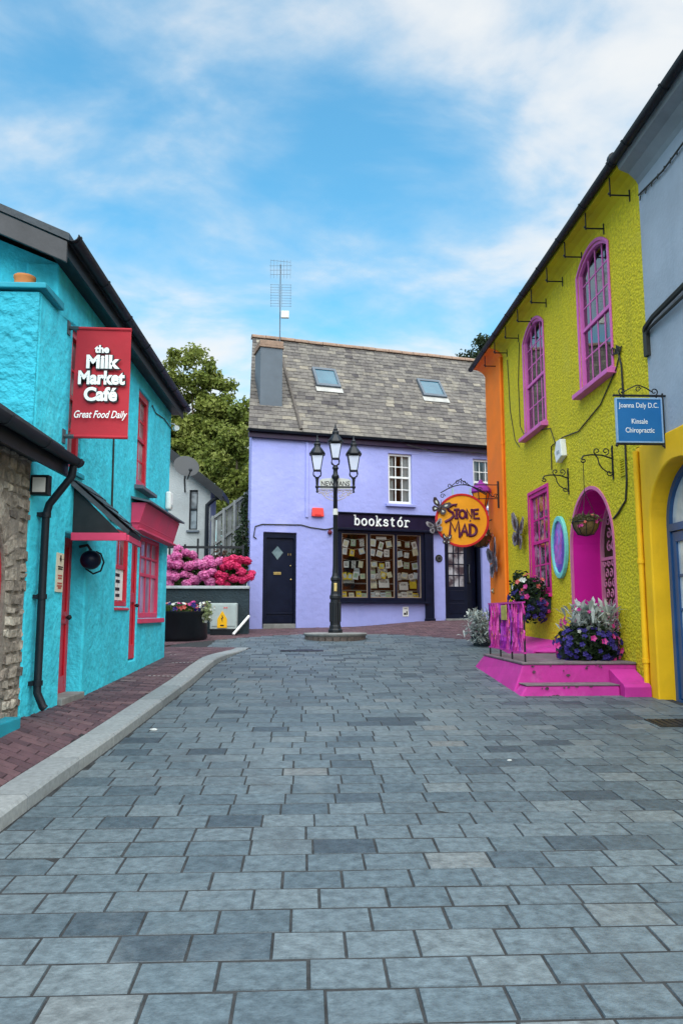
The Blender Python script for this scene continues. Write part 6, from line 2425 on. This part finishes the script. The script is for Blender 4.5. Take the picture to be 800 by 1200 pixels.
hydrangea('tall pink hydrangea beside the turquoise corner', (-2.98, 18.62, 2.62), (0.34, 0.26, 0.42), 10, 0.125, 'pinkbloom')
hydrangea('wide pink hydrangea in the middle of the garden wall', (-2.35, 18.65, 2.42), (0.48, 0.28, 0.36), 13, 0.13, 'pinkbloom')
hydrangea('low pink hydrangea trailing over the coping at the left', (-3.02, 18.46, 2.28), (0.42, 0.14, 0.16), 8, 0.12, 'pinkbloom')
hydrangea('crimson red hydrangea against the lilac shop corner', (-1.70, 18.62, 2.44), (0.40, 0.26, 0.36), 16, 0.12, 'redbloom')
hydrangea('small crimson hydrangea between the pink and the red bushes', (-2.02, 18.52, 2.26), (0.22, 0.16, 0.18), 6, 0.11, 'redbloom')

# planter on the pavement
FP = thing('flower_planter', 'round dark planter of mixed bedding flowers on the brick pavement', 'planter', (-2.62, 16.9, g(-2.6, 16.9)))
pz = g(-2.6, 16.9)
mb = MB()
mb.lathe([(0.58, -.02), (0.60, .02), (0.62, .05), (0.60, .52), (0.63, .55), (0.63, .60), (0.56, .60), (0.55, .5)], (-2.72, 16.95, pz), 36)
mb.build('tub', 'black', FP, smooth=True)
mb = MB()
mb.cloud((-2.72, 16.95, pz + .62), (0.58, 0.56, 0.14), 1000, 0.08, 0.5)
mb.build('foliage', 'leaf', FP)
mb = MB()
mb.cloud((-2.12, 16.75, pz + .58), (0.17, 0.16, 0.24), 420, 0.06, 0.75)
mb.build('trailing_foliage', leafmat('lime_leaves', (0.14, 0.19, 0.06), (0.26, 0.32, 0.12), (0.45, 0.48, 0.30)), FP)
put_flowers(FP, None, ell_spots((-2.80, 16.9, pz + .66), (0.48, 0.5, 0.12), 52, ['coralbloom', 'coralbloom', 'magbloom', 'whitebloom', 'bluebloom'], (0, -1, .5)), 0.05)
put_flowers(FP, None, ell_spots((-2.36, 16.85, pz + .70), (0.22, 0.3, 0.10), 22, ['bluebloom', 'bluebloom', 'magbloom'], (0, -1, .5)), 0.048)
put_flowers(FP, None, ell_spots((-2.12, 16.72, pz + .60), (0.18, 0.16, 0.24), 16, ['whitebloom'], (0, -1, .3)), 0.036)

# utility cabinet
UC = thing('utility_cabinet', 'grey metal utility cabinet with yellow hazard sign against the dark wall', 'cabinet', (-1.87, 18.1, 1.0))
cz0 = g(-1.9, 18.1)
mb = MB()
mb.box(-2.17, -1.56, 17.95, 18.24, cz0 + .13, 1.72)
mb.build('casing', 'greybox', UC, bevel=0.012)
mb = MB()
mb.box(-2.14, -1.59, 17.935, 17.949, cz0 + .20, 1.68)
mb.build('door', 'greybox', UC, bevel=0.005)
mb = MB()
mb.box(-2.16, -1.57, 17.97, 18.23, cz0 - .03, cz0 + .129)
mb.build('base', 'black', UC)
mb = MB()
mb.prism([(-2.00, cz0 + .16), (-1.78, cz0 + .16), (-1.78, cz0 + .36), (-1.89, cz0 + .55), (-2.00, cz0 + .36)], lambda u, v, h: (u, h, v), 17.926, 17.934)
hz = mb.build('hazard_sign', 'warn', UC)
mb = MB()
mb.prism([(-1.895, cz0 + .47), (-1.86, cz0 + .37), (-1.885, cz0 + .38), (-1.88, cz0 + .28), (-1.92, cz0 + .39), (-1.895, cz0 + .385)], lambda u, v, h: (u, h, v), 17.922, 17.925)
mb.box(-1.93, -1.85, 17.922, 17.925, cz0 + .20, cz0 + .23)
mb.build('hazard_symbol', 'lettering_dark', hz)
mb = MB()
for x in (-1.86, -1.81):
    mb.box(x, x + .035, 17.928, 17.934, 1.60, 1.625)
mb.build('door_badge', 'redbox', UC)
t = tag((lambda m_: (m_.tube([(-1.62, 17.78, g(-1.6, 17.8) + .03), (-1.30, 18.22, g(-1.3, 18.2) + .42)], 0.032, 10), m_)[1])(MB()).build('waste_pipe', 'white', loc=(-1.62, 17.78, g(-1.6, 17.8))), 'slanting white pipe between grey cabinet and lilac corner', 'pipe')

# ------------------------------------------------------------------ COTTAGE, fence, creepers behind the garden wall
CT = thing('grey_cottage', 'pale grey rendered cottage with dark roof behind the garden wall', 'cottage', (-5.0, 24, 1.3))
CY = 22.0
mb = MB()
mb.wall([(-9.4, 1.0), (-2.72, 1.0), (-2.72, 5.05), (-6.06, 7.75), (-9.4, 5.05)], [archpoly(-3.32, -3.08, 3.85, 5.0, 0)], CY, CY + .3)
mb.wall([(CY + .302, 1.0), (23.4, 1.0), (23.4, 5.0), (CY + .302, 5.0)], [], 0, .3, fn=lambda a, z, d: (-2.722 - d, a, z))
mb.build('wall', 'white_render', CT)
mb = MB()
for sg in (1, -1):
    ex, ez = -6.06 + sg * 3.72, 7.80 - 3.72 * 0.808
    mb.hexa([(-6.06, CY - .25, 7.78), (ex, CY - .25, ez), (ex, 23.6, ez), (-6.06, 23.6, 7.78), (-6.06, CY - .25, 7.93), (ex, CY - .25, ez + .15), (ex, 23.6, ez + .15), (-6.06, 23.6, 7.93)])
mb.build('roof', 'darkslate', CT)
mb = MB()
ex, ez = -6.06 + 3.70, 7.80 - 3.70 * 0.808
mb.hexa([(-6.06, CY - .28, 7.60), (ex, CY - .28, ez - .17), (ex, CY - .255, ez - .17), (-6.06, CY - .255, 7.60), (-6.06, CY - .28, 7.92), (ex, CY - .28, ez + .14), (ex, CY - .255, ez + .14), (-6.06, CY - .255, 7.92)])
mb.build('verge_board', 'black', CT)
mb = MB()
mb.tube([(-2.40, CY - .1, 4.80), (-2.6, CY - .12, 4.72), (-2.80, CY - .08, 4.55), (-2.80, CY - .08, 1.2)], 0.06, 10)
mb.build('downpipe', 'gutter', CT)
w = sash(CT, frame((0, CY, 0), (1, 0, 0), (0, 1, 0), (0, 0, 1)), -3.32, -3.08, 3.85, 5.0, 0.06, 1, 1, 1, 'black', 'paneglass', fw=.035, sill=(.06, .08, .08), sillmat='lead')
SD = thing('satellite_dish', 'grey satellite dish beside the cottage roof edge', 'satellite dish', (-3.35, 20.2, 4.9))
mb = MB()
prof = [(0.02 + .32 * k / 8, 0.09 * (k / 8) ** 2) for k in range(9)]
mb.lathe(prof, (0, 0, 0), 28)
mb.bm.transform(Matrix.Translation((-3.18, 20.3, 5.32)) @ Euler((radians(62), 0, radians(20))).to_matrix().to_4x4())
mb.build('dish', mat('dull_grey_dish', (0.05, 0.052, 0.055), 0.65, 0.1), SD, smooth=True)
mb = MB()
mb.tube([(-3.12, 20.2, 5.0), (-3.0, 19.95, 5.18)], 0.018, 6)
mb.tube([(-3.18, 20.32, 5.30), (-3.3, 20.9, 5.1), (-3.45, 21.99, 4.95)], 0.025, 6)
mb.ball((-3.0, 19.93, 5.2), 0.05, 2)
mb.build('dish_arm', 'darksteel', SD)

FN = thing('timber_fence', 'weathered grey timber fence climbing behind the hydrangeas', 'fence', (-2.0, 20.8, 2.0))
mb = MB()
n = 9
for k in range(n):
    x0, x1 = -2.55 + 1.25 * k / n, -2.55 + 1.25 * (k + 1) / n - .012
    yy0 = 20.9 + .05 * k
    zt0, zt1 = 3.98 + 1.0 * k / n, 3.98 + 1.0 * (k + 1) / n
    mb.hexa([(x0, yy0, 2.0), (x1, yy0, 2.0), (x1, yy0 + .03, 2.0), (x0, yy0 + .03, 2.0), (x0, yy0, zt0), (x1, yy0, zt1), (x1, yy0 + .03, zt1), (x0, yy0 + .03, zt0)])
mb.build('boards', 'wood', FN)
mb = MB()
for zz in (0.0, -.75):
    mb.hexa([(-2.56, 20.80, 3.96 + zz), (-1.3, 21.2, 4.98 + zz), (-1.3, 21.28, 4.98 + zz), (-2.56, 20.88, 3.96 + zz), (-2.56, 20.80, 4.04 + zz), (-1.3, 21.2, 5.06 + zz), (-1.3, 21.28, 5.06 + zz), (-2.56, 20.88, 4.04 + zz)])
mb.build('rail', 'wood', FN)
for k in range(5):
    x = -2.5 + .28 * k
    mb = MB()
    mb.box(x - .035, x + .035, 20.77 + .09 * k, 20.83 + .09 * k, 2.0, 4.10 + .23 * k)
    mb.build('post', 'wood', FN)


def bush(name, label, blobs, n, size, m, base):
    t = thing(name, label, 'shrub', base)
    mb = MB()
    for c, r_ in blobs:
        mb.cloud(c, r_, n, size, U(.3, .7))
    mb.build('foliage', m, t)
    mb = MB()
    for c, r_ in blobs[:3]:
        mb.tube([base, (c[0], c[1], c[2] + .3 * r_[2])], [.03, .012], 6)
    mb.build('stem', 'bark', t)


bush('creeper', 'dark green creeper climbing the fence by the lilac corner', [((-1.62, 20.1, 3.3), (.30, .25, .75)), ((-1.75, 20.3, 2.7), (.4, .3, .6)), ((-1.55, 20.5, 4.2), (.22, .2, .6))], 420, 0.11, 'leaf_dark', (-1.65, 20.2, 1.9))
bush('bronze_shrub', 'reddish bronze shrub behind the crimson hydrangea', [((-2.12, 19.4, 2.75), (.32, .25, .34)), ((-2.3, 19.45, 2.55), (.3, .25, .3))], 360, 0.09, 'leaf_brown', (-2.15, 19.4, 1.9))


# ------------------------------------------------------------------ trees behind the houses
def tree(label, base, h_trunk, blobs, n, size, m='leaf_tree', tr=0.22):
    t = thing('broadleaf_tree', label, 'tree', base, group='trees behind the houses')
    mb = MB()
    b = Vector(base)
    topz = b.z + h_trunk
    mb.tube([b, b + Vector((.1, 0, h_trunk * .5)), Vector((b.x + .05, b.y, topz))], [tr, tr * .75, tr * .55], 9)
    for c, r_ in blobs:
        st = Vector((b.x + U(-.1, .1), b.y, topz - U(0, h_trunk * .3)))
        mid = st.lerp(Vector(c), .5) + Vector((U(-.3, .3), U(-.3, .3), .2))
        mb.tube([st, mid, Vector(c)], [tr * .42, tr * .25, tr * .08], 6)
    mb.build('trunk', 'bark', t)
    mb = MB()
    for c, r_ in blobs:
        sub = max(8, int(15 * r_[0]))
        for _ in range(sub):
            d = Vector((random.gauss(0, 1), random.gauss(0, 1), random.gauss(0, 1))).normalized()
            q = Vector(c) + Vector((d.x * r_[0], d.y * r_[1], d.z * r_[2])) * U(.45, 1.0)
            rr_ = U(.32, .62)
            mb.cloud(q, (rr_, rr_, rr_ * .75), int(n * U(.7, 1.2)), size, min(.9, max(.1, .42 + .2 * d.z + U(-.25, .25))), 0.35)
    mb.build('crown', m, t)
    return t


random.seed(21)
tree('tall leafy tree rising between turquoise house and lilac shop', (-4.9, 34.0, 1.5), 7.5,
     [((-5.2, 34, 12.3), (1.2, 1.1, 1.2)), ((-6.3, 34, 11.2), (1.1, 1.2, 1.3)), ((-4.3, 34, 11.3), (1.1, 1.2, 1.1)), ((-5.4, 33.7, 10.2), (1.6, 1.4, 1.3)), ((-3.6, 34, 9.6), (1.2, 1.2, 1.1)), ((-6.6, 34, 9.4), (1.3, 1.2, 1.2)),
      ((-4.8, 33.4, 8.6), (1.7, 1.3, 1.2)), ((-3.4, 33.6, 8.2), (1.2, 1.1, 1.1)), ((-4.0, 33.2, 7.0), (1.5, 1.2, 1.1)), ((-6.0, 33.6, 7.6), (1.4, 1.2, 1.2)), ((-3.0, 33.6, 10.3), (.9, .9, .8)), ((-2.9, 33.2, 7.2), (1.2, 1.1, 1.1)), ((-5.6, 33.2, 8.9), (1.4, 1.2, 1.2)), ((-4.3, 33.6, 10.0), (1.3, 1.1, 1.0))], 130, 0.20)
tree('lower spreading tree directly behind the timber fence', (-2.9, 29.0, 1.4), 3.4,
     [((-3.2, 29, 7.0), (1.2, 1.1, 1.0)), ((-2.3, 29, 6.3), (1.1, 1.0, 1.0)), ((-2.9, 28.6, 5.4), (1.2, 1.1, .9)), ((-1.8, 28.8, 5.0), (.9, .9, 1.0)), ((-2.2, 28.6, 4.2), (1.0, .9, .9)), ((-2.6, 28.8, 8.0), (.8, .8, .7)), ((-1.7, 28.8, 6.0), (.9, .8, .9)), ((-2.4, 28.4, 5.2), (1.1, .9, .9))], 140, 0.17)
tree('distant dark tree showing above the slate ridge beside the yellow house', (7.2, 34.0, 1.5), 9.0,
     [((7.15, 34, 12.95), (.6, .6, .5)), ((8.0, 34, 12.7), (.8, .8, .9)), ((8.3, 34, 13.6), (.7, .7, .9)), ((8.2, 34, 11.4), (1.3, 1.0, 1.0))], 80, 0.16, 'leaf_dark')
tree('green tree far behind the yellow house roof', (9.2, 30.0, 1.5), 8.5, [((9.0, 30, 12.3), (1.0, 1.0, 1.2)), ((10.0, 30, 11.5), (1.2, 1.1, 1.2)), ((8.6, 30, 11.0), (1.0, 1.0, 1.0))], 80, 0.16, 'leaf_dark')


# ------------------------------------------------------------------ covers, litter
def cover(label, x0, x1, y0, y1):
    t = thing('drain_cover', label, 'drain cover', ((x0 + x1) / 2, (y0 + y1) / 2, g((x0 + x1) / 2, (y0 + y1) / 2)))
    mb = MB()
    zz = lambda x, y: g(x, y)
    mb.hexa([(x0, y0, zz(x0, y0) - .02), (x1, y0, zz(x1, y0) - .02), (x1, y1, zz(x1, y1) - .02), (x0, y1, zz(x0, y1) - .02), (x0, y0, zz(x0, y0) + .007), (x1, y0, zz(x1, y0) + .007), (x1, y1, zz(x1, y1) + .007), (x0, y1, zz(x0, y1) + .007)])
    mb.build('plate', 'darksteel', t)
    mb = MB()
    n = 7
    for k in range(n):
        xa = x0 + .03 + (x1 - x0 - .06) * k / n
        xb = xa + (x1 - x0 - .06) / n * .5
        mb.hexa([(xa, y0 + .03, zz(xa, y0) + .0075), (xb, y0 + .03, zz(xb, y0) + .0075), (xb, y1 - .03, zz(xb, y1) + .0075), (xa, y1 - .03, zz(xa, y1) + .0075),
                 (xa, y0 + .03, zz(xa, y0) + .012), (xb, y0 + .03, zz(xb, y0) + .012), (xb, y1 - .03, zz(xb, y1) + .012), (xa, y1 - .03, zz(xa, y1) + .012)])
    mb.build('grate_bars', 'darksteel', t)


cover('dark iron drain cover in the setts at the right edge', 3.42, 3.95, 7.42, 7.80)
cover('flat iron cover in the setts in front of the lamp plinth', -0.45, 0.35, 14.35, 14.62)
cover('small drain cover nearer the camera on the right', 2.96, 3.35, 5.45, 5.62)
for k, (x, y_, s_, hh, lab) in enumerate(((-1.40, 7.45, .026, .5, 'crumpled white paper scrap lying against the kerb'),
                                          (1.62, 6.2, .016, .4, 'tiny pale scrap on the setts below the pink steps'))):
    mb = MB()
    n = 11
    for q in range(5 if hh < .3 else 1):
        cx_, cy_, r_ = (x + U(-1, 1) * s_, y_ + U(-.7, .7) * s_, s_ * U(.25, .8)) if q else (x, y_, s_)
        mb.ball((cx_, cy_, g(cx_, cy_) + r_ * hh * .5), r_, 2, (U(.8, 1.4), U(.6, 1), hh), jit=r_ * .12 * max(hh, .3))
    tag(mb.build('litter', 'litter', loc=(x, y_, g(x, y_))), lab, 'litter', 'scraps on the street')
for o in bpy.data.objects:
    if o.name.startswith('road_bed') or o.name.startswith('pavement_bed'):
        o['kind'] = 'structure'
